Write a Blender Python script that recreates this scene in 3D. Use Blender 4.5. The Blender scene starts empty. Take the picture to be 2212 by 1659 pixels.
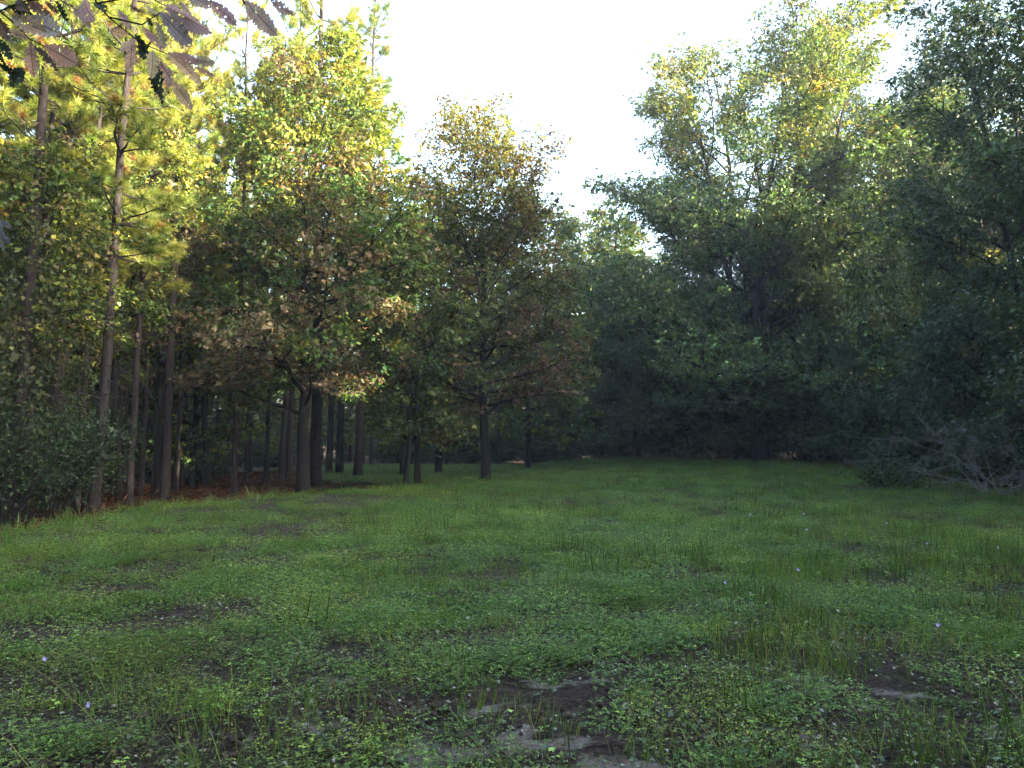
import bpy, math, random
import numpy as np
from math import sin, cos, pi, radians

# ------------------------------------------------------------------ scene, camera
SC = bpy.context.scene
COL = SC.collection
F, CX, CY = 1804.0, 1106.0, 829.5          # focal length / centre in a 2212 x 1659 view of the photo
PITCH = math.atan(125.0 / F)
EYE = 1.6
SUN_AZ, SUN_EL = radians(114.0), radians(15.0)   # clockwise from the view direction


def at(px, py, y):
    """Point at depth y (metres along the ground) seen at pixel px, py of the 2212 view (layout help)."""
    X, U = (px - CX) / F, (CY - py) / F
    dy = cos(PITCH) - U * sin(PITCH)
    dz = sin(PITCH) + U * cos(PITCH)
    k = y / dy
    return X * k, y, EYE + dz * k


# ------------------------------------------------------------------ noise / terrain
def vnoise(x, y, seed=0):
    x = np.asarray(x, float); y = np.asarray(y, float)
    xi = np.floor(x).astype(np.int64); yi = np.floor(y).astype(np.int64)
    fx = x - xi; fy = y - yi
    fx = fx * fx * (3 - 2 * fx); fy = fy * fy * (3 - 2 * fy)

    def h(a, b):
        n = (a * 374761393 + b * 668265263 + seed * 974711) & 0xFFFFFFFF
        n = ((n ^ (n >> 13)) * 1274126177) & 0xFFFFFFFF
        return ((n ^ (n >> 16)) & 0xFFFF) / 65535.0
    return (h(xi, yi) * (1 - fx) + h(xi + 1, yi) * fx) * (1 - fy) + (h(xi, yi + 1) * (1 - fx) + h(xi + 1, yi + 1) * fx) * fy


def fbm(x, y, seed=0, o=3):
    s = 0.0; a = 0.5; t = 0.0
    for k in range(o):
        s = s + a * vnoise(np.asarray(x) * 2 ** k, np.asarray(y) * 2 ** k, seed + k * 17); t += a; a *= 0.55
    return s / t


def sstep(a, b, x):
    t = np.clip((np.asarray(x, float) - a) / (b - a), 0, 1)
    return t * t * (3 - 2 * t)


MEADOW = [(-8.0, -8), (-8.2, 8), (-8.3, 13.5), (-8.5, 17.5), (-7.7, 20.8), (-6.4, 23.6), (-3.9, 26.8), (-1.4, 32.2), (1.0, 37.0),
          (4, 50), (7, 60), (9.5, 52), (13.2, 45.5), (15.0, 40), (15.2, 30), (14.6, 23), (14.2, 10), (13, -8)]
FAR = [(-8.2, 37.0), (-4.5, 36.0), (-1.6, 38.0), (1.0, 38.5), (4, 50), (7, 60), (1, 61), (-6, 60), (-13.6, 60), (-11.6, 50), (-9.6, 43)]


def inside(poly, x, y):
    r = np.zeros(np.shape(x), bool)
    n = len(poly)
    for i in range(n):
        x1, y1 = poly[i]; x2, y2 = poly[(i + 1) % n]
        c = ((y1 > y) != (y2 > y))
        xx = (x2 - x1) * (y - y1) / (y2 - y1 + 1e-12) + x1
        r ^= c & (x < xx)
    return r


def edge_dist(poly, x, y):
    d = np.full(np.shape(x), 1e9)
    n = len(poly)
    for i in range(n):
        x1, y1 = poly[i]; x2, y2 = poly[(i + 1) % n]
        dx, dy = x2 - x1, y2 - y1
        t = np.clip(((x - x1) * dx + (y - y1) * dy) / (dx * dx + dy * dy), 0, 1)
        d = np.minimum(d, np.hypot(x - x1 - t * dx, y - y1 - t * dy))
    return np.where(inside(poly, x, y), d, -d)


def grassiness(x, y):
    """> 0 inside the meadow (metres from its edge, roughened), < 0 outside."""
    a = np.maximum(edge_dist(MEADOW, x, y), edge_dist(FAR, x, y))
    return a + (fbm(x * 0.9, y * 0.9, 5) - 0.5) * 1.5


SAND = [(1010, 1615, .30, .13), (900, 1645, .26, .14), (690, 1578, .24, .09), (1180, 1595, .18, .08), (1090, 1545, .2, .06), (1720, 1480, .26, .10), (1740, 1630, .16, .14), (1640, 1500, .14, .07),
        (750, 1475, .2, .07), (1940, 1500, .18, .08), (2170, 1570, .22, .12), (1330, 1655, .2, .12), (480, 1605, .14, .06), (1850, 1530, .2, .07), (1450, 1512, .18, .06), (1230, 1480, .2, .05)]


def sandiness(x, y):
    x = np.asarray(x, float); y = np.asarray(y, float)
    wx = x + (fbm(x * 3, y * 3, 11, 2) - 0.5) * 0.7; wy = y + (fbm(x * 3 + 40, y * 3, 12, 2) - 0.5) * 0.5
    s = np.zeros_like(x)
    for px, py, rx, ry in SAND:
        d = EYE / math.tan(math.atan((py - CY) / F) - PITCH); cx = (px - CX) / F * d
        q = ((wx - cx) / rx) ** 2 + ((wy - d) / (ry * 1.6)) ** 2
        s = np.maximum(s, 1 - sstep(0.3, 1.3, q))
    return s * sstep(0.12, 0.55, fbm(x * 5.2 + 3, y * 6.5, 14, 4))


def bareness(x, y):
    """Patches of dark bare soil, mostly near the camera and to the right."""
    n = fbm(np.asarray(x) * 0.95 + 20, np.asarray(y) * 1.15, 71, 3)
    return sstep(0.38, 0.66, n + 0.13 * (1 - sstep(4.5, 9.5, y)) + 0.05 * sstep(0, 5, x) - 0.08 * sstep(10, 18, y))


def zg(x, y):
    x = np.asarray(x, float); y = np.asarray(y, float)
    z = 0.5 * sstep(16, 46, y) * sstep(0.5, 12.5, x) + 0.12 * sstep(40, 60, y)
    e = edge_dist(MEADOW, x, y)
    z = z - 0.22 * sstep(0.2, -1.6, e) * (1 - sstep(0, 6, x)) * sstep(5, 14, y) + 0.10 * sstep(3.0, 0.0, np.abs(e - 0.3)) * (1 - sstep(0, 6, x)) * sstep(10, 18, y)
    z = z + (fbm(x * 0.5, y * 0.5, 21) - 0.5) * 0.10
    near = 1 - sstep(8, 22, np.hypot(x, y))
    z = z + near * ((fbm(x * 2.4, y * 2.4, 31) - 0.5) * 0.09 + (fbm(x * 7.5, y * 7.5, 37, 2) - 0.5) * 0.035)
    return z


def zg1(x, y):
    return float(zg(np.array([x]), np.array([y]))[0])


# ------------------------------------------------------------------ mesh helpers
class Geo:
    """Collects tubes (quads) and leaves (triangles) with per-vertex colours."""
    def __init__(self):
        self.v = []; self.t = []; self.q = []; self.c = []; self.n = 0

    def add(self, v, tris=None, quads=None, col=None):
        v = np.asarray(v, np.float32)
        if tris is not None and len(tris): self.t.append(np.asarray(tris, np.int64) + self.n)
        if quads is not None and len(quads): self.q.append(np.asarray(quads, np.int64) + self.n)
        c = np.ones((len(v), 4), np.float32)
        if col is not None: c[:, :3] = col
        self.v.append(v); self.c.append(c); self.n += len(v)

    def tube(self, P, R, k=6, col=None):
        P = np.asarray(P, float); R = np.asarray(R, float); n = len(P)
        T = np.gradient(P, axis=0); T /= np.linalg.norm(T, axis=1)[:, None] + 1e-9
        ref = np.array([0.0, 0, 1]) if abs(T[0, 2]) < 0.9 else np.array([1.0, 0, 0])
        A = np.cross(T, ref); A /= np.linalg.norm(A, axis=1)[:, None] + 1e-9
        B = np.cross(T, A)
        th = np.arange(k) * 2 * pi / k
        V = P[:, None, :] + R[:, None, None] * (np.cos(th)[None, :, None] * A[:, None, :] + np.sin(th)[None, :, None] * B[:, None, :])
        i = np.arange(n - 1)[:, None] * k; j = np.arange(k)[None, :]; j2 = (j + 1) % k
        Q = np.stack([i + j, i + j2, i + k + j2, i + k + j], -1).reshape(-1, 4)
        self.add(V.reshape(-1, 3), quads=Q, col=col)

    def mesh(self, name, mat, smooth=False):
        me = bpy.data.meshes.new(name)
        if not self.v: return me
        V = np.concatenate(self.v); C = np.concatenate(self.c)
        t = np.concatenate(self.t) if self.t else np.zeros((0, 3), np.int64)
        q = np.concatenate(self.q) if self.q else np.zeros((0, 4), np.int64)
        loops = np.concatenate([t.ravel(), q.ravel()]).astype(np.int32)
        starts = np.concatenate([np.arange(len(t)) * 3, len(t) * 3 + np.arange(len(q)) * 4]).astype(np.int32)
        tot = np.concatenate([np.full(len(t), 3), np.full(len(q), 4)]).astype(np.int32)
        me.vertices.add(len(V)); me.vertices.foreach_set('co', V.astype(np.float32).ravel())
        me.loops.add(len(loops)); me.loops.foreach_set('vertex_index', loops)
        me.polygons.add(len(starts)); me.polygons.foreach_set('loop_start', starts); me.polygons.foreach_set('loop_total', tot)
        if smooth: me.polygons.foreach_set('use_smooth', np.ones(len(starts), bool))
        a = me.attributes.new('col', 'FLOAT_COLOR', 'POINT'); a.data.foreach_set('color', C.astype(np.float32).ravel())
        me.update(calc_edges=True)
        if mat is not None: me.materials.append(mat)
        return me


def unit(v):
    return v / (np.linalg.norm(v, axis=-1, keepdims=True) + 1e-9)


def leaves(geo, rng, P, axis, nrm, L, W, col, fold=0.25, shape=0.45, curl=0.0):
    """One folded pointed leaf (two triangles) per point."""
    n = len(P)
    axis = unit(axis); side = unit(np.cross(nrm, axis)); up = np.cross(axis, side)
    L = np.broadcast_to(np.asarray(L, float), (n,))[:, None]; W = np.broadcast_to(np.asarray(W, float), (n,))[:, None]
    b = P
    tip = P + axis * L - up * L * curl
    m = P + axis * L * shape
    l = m - side * W + up * W * fold; r = m + side * W + up * W * fold
    V = np.stack([b, l, tip, r], 1).reshape(-1, 3)
    i = np.arange(n)[:, None] * 4
    T = np.concatenate([i + np.array([0, 1, 2]), i + np.array([0, 2, 3])], 1).reshape(-1, 3)
    geo.add(V, tris=T, col=np.repeat(col, 4, 0))


def rnd_dirs(rng, n):
    return unit(rng.normal(size=(n, 3)))


def pick(rng, pal, w, n):
    pal = np.array(pal, float); w = np.array(w, float); w /= w.sum()
    return pal[rng.choice(len(pal), n, p=w)]


# ------------------------------------------------------------------ materials
def new_mat(name):
    m = bpy.data.materials.new(name); m.use_nodes = True
    nt = m.node_tree
    for n in list(nt.nodes): nt.nodes.remove(n)
    return m, nt, nt.nodes.new('ShaderNodeOutputMaterial')


def N(nt, t, **kw):
    n = nt.nodes.new(t)
    for k, v in kw.items():
        if k.startswith('i_'):
            n.inputs[k[2:].replace('_', ' ')].default_value = v
        else:
            setattr(n, k, v)
    return n


def leaf_mat(name, trans=0.35, rough=0.5, spec=0.35, warm=(1.25, 1.2, 0.55), hv=0.03, vv=0.3):
    m, nt, out = new_mat(name)
    at_ = N(nt, 'ShaderNodeAttribute', attribute_name='col')
    oi = N(nt, 'ShaderNodeObjectInfo')
    hs = N(nt, 'ShaderNodeHueSaturation')
    mr = N(nt, 'ShaderNodeMapRange'); mr.inputs['To Min'].default_value = 0.5 - hv; mr.inputs['To Max'].default_value = 0.5 + hv
    mr2 = N(nt, 'ShaderNodeMapRange'); mr2.inputs['To Min'].default_value = 1 - vv; mr2.inputs['To Max'].default_value = 1 + vv
    ml = N(nt, 'ShaderNodeMath', operation='MULTIPLY'); ml.inputs[1].default_value = 7.31
    fr = N(nt, 'ShaderNodeMath', operation='FRACT')
    nt.links.new(oi.outputs['Random'], mr.inputs['Value']); nt.links.new(oi.outputs['Random'], ml.inputs[0])
    nt.links.new(ml.outputs[0], fr.inputs[0]); nt.links.new(fr.outputs[0], mr2.inputs['Value'])
    nt.links.new(mr.outputs[0], hs.inputs['Hue']); nt.links.new(mr2.outputs[0], hs.inputs['Value'])
    nt.links.new(at_.outputs['Color'], hs.inputs['Color'])
    p = N(nt, 'ShaderNodeBsdfPrincipled'); p.inputs['Roughness'].default_value = rough; p.inputs['Specular IOR Level'].default_value = spec
    tr = N(nt, 'ShaderNodeBsdfTranslucent')
    mx = N(nt, 'ShaderNodeMix', data_type='RGBA', blend_type='MULTIPLY'); mx.inputs[0].default_value = 1
    mx.inputs[7].default_value = (*warm, 1)
    nt.links.new(hs.outputs[0], p.inputs['Base Color']); nt.links.new(hs.outputs[0], mx.inputs[6]); nt.links.new(mx.outputs[2], tr.inputs[0])
    ms = N(nt, 'ShaderNodeMixShader'); ms.inputs[0].default_value = trans
    nt.links.new(p.outputs[0], ms.inputs[1]); nt.links.new(tr.outputs[0], ms.inputs[2]); nt.links.new(ms.outputs[0], out.inputs[0])
    return m


def bark_mat(name, a, b, sc=(9, 9, 2.0), plates=False, bump=0.6):
    m, nt, out = new_mat(name)
    tc = N(nt, 'ShaderNodeTexCoord'); mp = N(nt, 'ShaderNodeMapping'); mp.inputs['Scale'].default_value = sc
    nt.links.new(tc.outputs['Object'], mp.inputs[0])
    no = N(nt, 'ShaderNodeTexNoise'); no.inputs['Scale'].default_value = 1.6; no.inputs['Detail'].default_value = 8; no.inputs['Roughness'].default_value = 0.7
    nt.links.new(mp.outputs[0], no.inputs['Vector'])
    src = no.outputs[0]
    if plates:
        vo = N(nt, 'ShaderNodeTexVoronoi', feature='DISTANCE_TO_EDGE'); vo.inputs['Scale'].default_value = 1.3
        nt.links.new(mp.outputs[0], vo.inputs['Vector'])
        mm = N(nt, 'ShaderNodeMath', operation='MULTIPLY_ADD'); mm.inputs[1].default_value = 0.8; 
        nt.links.new(vo.outputs['Distance'], mm.inputs[0]); nt.links.new(no.outputs[0], mm.inputs[2])
        src = mm.outputs[0]
    cr = N(nt, 'ShaderNodeValToRGB'); cr.color_ramp.elements[0].position = 0.3; cr.color_ramp.elements[1].position = 0.75
    cr.color_ramp.elements[0].color = (*a, 1); cr.color_ramp.elements[1].color = (*b, 1)
    nt.links.new(src, cr.inputs[0])
    p = N(nt, 'ShaderNodeBsdfPrincipled'); p.inputs['Roughness'].default_value = 0.9; p.inputs['Specular IOR Level'].default_value = 0.15
    bp = N(nt, 'ShaderNodeBump'); bp.inputs['Strength'].default_value = bump; bp.inputs['Distance'].default_value = 0.03
    nt.links.new(src, bp.inputs['Height']); nt.links.new(bp.outputs[0], p.inputs['Normal'])
    nt.links.new(cr.outputs[0], p.inputs['Base Color']); nt.links.new(p.outputs[0], out.inputs[0])
    return m


def ground_mat():
    m, nt, out = new_mat('ground')
    tc = N(nt, 'ShaderNodeTexCoord')
    st = N(nt, 'ShaderNodeAttribute', attribute_name='straw'); sd = N(nt, 'ShaderNodeAttribute', attribute_name='sand')
    n1 = N(nt, 'ShaderNodeTexNoise'); n1.inputs['Scale'].default_value = 9; n1.inputs['Detail'].default_value = 9; n1.inputs['Roughness'].default_value = 0.72
    n2 = N(nt, 'ShaderNodeTexNoise'); n2.inputs['Scale'].default_value = 60; n2.inputs['Detail'].default_value = 5
    mp = N(nt, 'ShaderNodeMapping'); mp.inputs['Scale'].default_value = (26, 5, 8); mp.inputs['Rotation'].default_value = (0, 0, 0.6)
    n3 = N(nt, 'ShaderNodeTexNoise'); n3.inputs['Scale'].default_value = 2.2; n3.inputs['Detail'].default_value = 7; n3.inputs['Distortion'].default_value = 1.2
    for n in (n1, n2): nt.links.new(tc.outputs['Object'], n.inputs['Vector'])
    nt.links.new(tc.outputs['Object'], mp.inputs[0]); nt.links.new(mp.outputs[0], n3.inputs['Vector'])

    def ramp(src, stops):
        r = N(nt, 'ShaderNodeValToRGB')
        while len(r.color_ramp.elements) < len(stops): r.color_ramp.elements.new(0.5)
        for e, (p_, c) in zip(r.color_ramp.elements, stops): e.position = p_; e.color = (*c, 1)
        nt.links.new(src, r.inputs[0]); return r.outputs[0]
    n4 = N(nt, 'ShaderNodeTexNoise'); n4.inputs['Scale'].default_value = 38; n4.inputs['Detail'].default_value = 8; n4.inputs['Roughness'].default_value = 0.8
    nt.links.new(tc.outputs['Object'], n4.inputs['Vector'])
    mxn = N(nt, 'ShaderNodeMath', operation='MULTIPLY_ADD'); mxn.inputs[1].default_value = 0.45; nt.links.new(n1.outputs[0], mxn.inputs[0])
    hf = N(nt, 'ShaderNodeMath', operation='MULTIPLY'); hf.inputs[1].default_value = 0.55; nt.links.new(n4.outputs[0], hf.inputs[0]); nt.links.new(hf.outputs[0], mxn.inputs[2])
    soil = ramp(mxn.outputs[0], [(0.38, (0.014, 0.011, 0.010)), (0.5, (0.052, 0.042, 0.036)), (0.64, (0.14, 0.117, 0.103))])
    sand = ramp(mxn.outputs[0], [(0.36, (0.045, 0.036, 0.031)), (0.48, (0.18, 0.152, 0.138)), (0.66, (0.34, 0.30, 0.28))])
    straw = ramp(n3.outputs[0], [(0.3, (0.014, 0.007, 0.005)), (0.52, (0.060, 0.024, 0.013)), (0.78, (0.13, 0.058, 0.032))])

    def mix(f, a, b):
        x = N(nt, 'ShaderNodeMix', data_type='RGBA'); nt.links.new(f, x.inputs[0]); nt.links.new(a, x.inputs[6]); nt.links.new(b, x.inputs[7]); return x.outputs[2]
    ad = N(nt, 'ShaderNodeMath', operation='MULTIPLY_ADD'); ad.inputs[1].default_value = 2.6; ad.inputs[2].default_value = -1.3
    nt.links.new(n1.outputs[0], ad.inputs[0])
    ad2 = N(nt, 'ShaderNodeMath', operation='ADD', use_clamp=True); nt.links.new(ad.outputs[0], ad2.inputs[0])
    sc2 = N(nt, 'ShaderNodeMath', operation='MULTIPLY_ADD'); sc2.inputs[1].default_value = 1.3; sc2.inputs[2].default_value = -0.35
    nt.links.new(sd.outputs['Fac'], sc2.inputs[0]); nt.links.new(sc2.outputs[0], ad2.inputs[1])
    c = mix(ad2.outputs[0], soil, sand)
    c = mix(st.outputs['Fac'], c, straw)
    p = N(nt, 'ShaderNodeBsdfPrincipled'); p.inputs['Roughness'].default_value = 1.0; p.inputs['Specular IOR Level'].default_value = 0.0
    bp = N(nt, 'ShaderNodeBump'); bp.inputs['Strength'].default_value = 1.0; bp.inputs['Distance'].default_value = 0.07
    nt.links.new(mxn.outputs[0], bp.inputs['Height']); nt.links.new(bp.outputs[0], p.inputs['Normal'])
    nt.links.new(c, p.inputs['Base Color']); nt.links.new(p.outputs[0], out.inputs[0])
    return m


M_LEAF = leaf_mat('broad_leaf', 0.40, 0.5, 0.25)
M_DARK = leaf_mat('small_dark_leaf', 0.30, 0.42, 0.35, warm=(1.3, 1.25, 0.5))
M_NEEDLE = leaf_mat('pine_needle', 0.45, 0.4, 0.4, warm=(1.25, 1.25, 0.5))
M_GRASS = leaf_mat('grass_blade', 0.35, 0.5, 0.3, warm=(1.2, 1.2, 0.5), hv=0.015, vv=0.25)
M_PINE = bark_mat('pine_bark', (0.006, 0.005, 0.0055), (0.036, 0.030, 0.031), (11, 11, 2.6), True)
M_OAK = bark_mat('oak_bark', (0.003, 0.0028, 0.003), (0.020, 0.0175, 0.0175), (14, 14, 2.4), False)
M_TWIG = bark_mat('twig_bark', (0.075, 0.068, 0.066), (0.22, 0.20, 0.195), (30, 30, 8), False, 0.2)
M_GROUND = ground_mat()


# ------------------------------------------------------------------ object helpers
def link(name, data, parent=None, loc=None, rot=None, scale=None):
    o = bpy.data.objects.new(name, data); COL.objects.link(o)
    if loc is not None: o.location = loc
    if rot is not None: o.rotation_euler = rot
    if scale is not None: o.scale = scale if hasattr(scale, '__len__') else (scale,) * 3
    if parent is not None: o.parent = parent
    return o


def tag(o, label=None, cat=None, group=None, kind=None):
    if label: o['label'] = label
    if cat: o['category'] = cat
    if group: o['group'] = group
    if kind: o['kind'] = kind
    return o


def put(name, parts, label, cat, loc, rz=0.0, s=1.0, group=None, lean=(0, 0)):
    """A thing: an Empty at its base with one child per part (copies share mesh data)."""
    e = link(name, None, None, loc, (lean[0], lean[1], rz), s)
    tag(e, label, cat, group)
    for pn, me in parts: link(pn, me, e)
    return e


# ------------------------------------------------------------------ plants
def bend(rng, p0, d0, L, n, up=0.0, wob=0.15):
    P = [np.array(p0, float)]; d = unit(np.array(d0, float)); st = L / (n - 1)
    for i in range(n - 1):
        d = unit(d + np.array([0, 0, up / (n - 1)]) + rng.normal(size=3) * wob / math.sqrt(n))
        P.append(P[-1] + d * st)
    return np.array(P)


def lerp_path(P, s):
    n = len(P) - 1; f = min(max(s, 0), 0.9999) * n; i = int(f)
    return P[i] * (1 - (f - i)) + P[i + 1] * (f - i), unit(P[i + 1] - P[i])


def hardwood(seed, h, r, base, rad, prof, nl, ll, lw, per, colf, nsub=6, el=(10, 65), clump=(0.42, 0.26), mat=None, bark=None,
             lean=0.0, upc=0.5, fork=0, airy=0.25, hang=0.25, rise=0.35):
    rng = np.random.default_rng(seed)
    W, C = Geo(), Geo()
    n = 14
    zs = np.linspace(0, 0.93 * h, n)
    off = np.cumsum(rng.normal(size=(n, 2)) * 0.035 * h / n, axis=0); off[0] = 0; off[1] *= 0.3
    T = np.column_stack([off[:, 0] + lean * zs, off[:, 1], zs])
    rr = r * (1 - 0.9 * (zs / zs[-1]) ** 0.9); rr[0] *= 1.35
    T[0, 2] -= 0.15
    T2 = np.insert(T, 1, T[0] + (T[1] - T[0]) * 0.25, axis=0); rr2 = np.insert(rr, 1, r * 1.06)
    if fork:
        kk = int(np.searchsorted(T2[:, 2], fork[1] * zs[-1])) + 1
        W.tube(T2[:kk + 1], np.append(rr2[:kk], rr2[kk] * 0.5), 10)
    else:
        W.tube(T2, rr2, 10)
    tips, tdir, th = [], [], []
    ga = rng.uniform(0, 6.28)
    leaders = [(0.0, T, rr, zs)]
    if fork:                                                 # the trunk divides into several diverging leaders
        nf, ft, fa = fork
        pf, _ = lerp_path(T, ft); rf = np.interp(ft * zs[-1], zs, rr)
        for q in range(nf):
            a = ga + q * 2 * pi / nf + rng.normal() * 0.3
            Lh = (zs[-1] - pf[2]) * rng.uniform(0.8, 1.0)
            e = fa * rng.uniform(0.7, 1.2)
            Q = bend(rng, pf, (cos(a) * e, sin(a) * e, 1.0), Lh * math.sqrt(1 + (e * 0.6) ** 2), 12, 0.9, 0.22)
            rq = rf * 0.72 * (1 - 0.9 * np.linspace(0, 1, 12) ** 0.9)
            W.tube(Q, rq, 8); leaders.append((ft, Q, rq, Q[:, 2]))
    for i in range(nl):
        u = (i + 0.5) / nl
        t = base + (0.97 - base) * u ** 0.92
        ga += 2.39996 + rng.normal() * 0.35
        L = rad * prof(u) * rng.uniform(0.72, 1.12)
        if L < 0.25: L = 0.25
        e = radians(el[0] + (el[1] - el[0]) * u + rng.normal() * 8)
        if fork and t > fork[1] + 0.06:
            ft_, Q_, rq_, zq_ = leaders[1 + i % fork[0]]
            tt = (t - ft_) / (1 - ft_); p0, _ = lerp_path(Q_, tt); rt = np.interp(tt, np.linspace(0, 1, 12), rq_)
            ov = unit(np.array([p0[0] - T[0, 0], p0[1] - T[0, 1], 0.0])); L *= 0.8
            if np.dot(ov[:2], [cos(ga), sin(ga)]) < -0.2 and rng.random() < 0.75: ga += pi
        else:
            p0, _ = lerp_path(T, t); rt = np.interp(t * h, zs, rr)
        d0 = np.array([cos(ga) * cos(e), sin(ga) * cos(e), sin(e)])
        P = bend(rng, p0, d0, L, 7, up=upc * (1 - u) * 0.6 - 0.1, wob=0.28)
        r0 = min(rt * 0.62, 0.012 + 0.018 * L)
        W.tube(P, np.linspace(r0, 0.008, 7), 5)
        tips.append(P[-1]); tdir.append(unit(P[-1] - P[-2])); th.append(u)
        ns = max(2, int(nsub * (0.45 + 0.55 * L / rad)))
        for k in range(ns):
            s = 0.22 + 0.75 * (k + rng.uniform(0, 0.9)) / ns
            q, dq = lerp_path(P, s)
            sd = unit(np.cross(dq, [0, 0, 1]))
            ang = radians(rng.uniform(30, 72)) * (1 if k % 2 else -1)
            d1 = dq * cos(ang) + sd * sin(ang) + np.array([0, 0, rng.normal() * 0.28 + rise * 0.4])
            l1 = (0.45 * L * (1.05 - 0.65 * s)) * rng.uniform(0.7, 1.2) + 0.15
            Q = bend(rng, q, d1, l1, 4, up=0.2, wob=0.3)
            W.tube(Q, np.linspace(r0 * 0.42 + 0.002, 0.004, 4), 4)
            m = max(2, int(l1 / 0.34))
            for j in range(m):
                pp, dd = lerp_path(Q, (j + 1) / m)
                tips.append(pp + rng.normal(size=3) * 0.08); tdir.append(dd); th.append(u)
    tips = np.array(tips); tdir = np.array(tdir); th = np.array(th)
    nt_ = len(tips)
    cnt = np.maximum(3, (per * rng.lognormal(0, 0.45, nt_) * (1.15 - airy * th))).astype(int)
    idx = np.repeat(np.arange(nt_), cnt); n = len(idx)
    tw_ = np.arange(n) // 6                                  # leaves sit in whorls of about six on short twiglets
    tw_ = tw_ * 4096 + idx % 4096
    _, tw_ = np.unique(tw_, return_inverse=True)
    g = rng.normal(size=(tw_.max() + 1, 3)); g = (g / (1 + 0.35 * np.linalg.norm(g, axis=1, keepdims=True)))[tw_]
    P = tips[idx] + g * np.array([clump[0], clump[0], clump[1]]) * 1.12 + rng.normal(size=(n, 3)) * np.array([0.075, 0.075, 0.05])
    twd = rnd_dirs(rng, tw_.max() + 1)[tw_]; twv = np.exp(rng.normal(size=tw_.max() + 1) * 0.28)[tw_]
    P[:, 2] = np.maximum(P[:, 2], 0.25)
    ctr = np.column_stack([np.interp(P[:, 2], zs, T[:, 0]), np.interp(P[:, 2], zs, T[:, 1])])
    outw = unit(np.column_stack([P[:, 0] - ctr[:, 0], P[:, 1] - ctr[:, 1], np.zeros(n)]))
    axis = unit(outw * 0.45 + tdir[idx] * 0.3 + twd * 0.5 + rnd_dirs(rng, n) * 0.6 + np.array([0, 0, -hang]))
    nrm = unit(np.array([0, 0, 0.75]) + outw * 0.35 + rnd_dirs(rng, n) * 0.75)
    nrm = unit(nrm - axis * np.sum(nrm * axis, 1, keepdims=True))
    Lf = ll * np.clip(rng.lognormal(-0.12, 0.28, n), 0.4, 1.5) * twv ** 0.5
    col = colf(rng, tips, th, nt_, idx) * twv[:, None]
    leaves(C, rng, P, axis, nrm, Lf, Lf * lw, col, fold=0.3, curl=0.12)
    return [('trunk', W.mesh('trunk', bark or M_OAK, True)), ('crown', C.mesh('crown', mat or M_LEAF))]


def colf_mix(pal, w, jit=0.25, leafjit=0.3, second=None):
    def f(rng, tips, th, nt_, idx):
        c = pick(rng, pal, w, nt_) if second is None else second(rng, tips, th, nt_)
        c = c * np.exp(rng.normal(size=(nt_, 1)) * jit)
        c = c[idx] * np.exp(rng.normal(size=(len(idx), 1)) * leafjit)
        k = rng.random(len(idx)) < 0.22                      # some leaves take another colour of the palette
        c[k] = pick(rng, pal, w, int(k.sum()))
        return np.clip(c, 0.004, 0.6)
    return f


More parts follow.
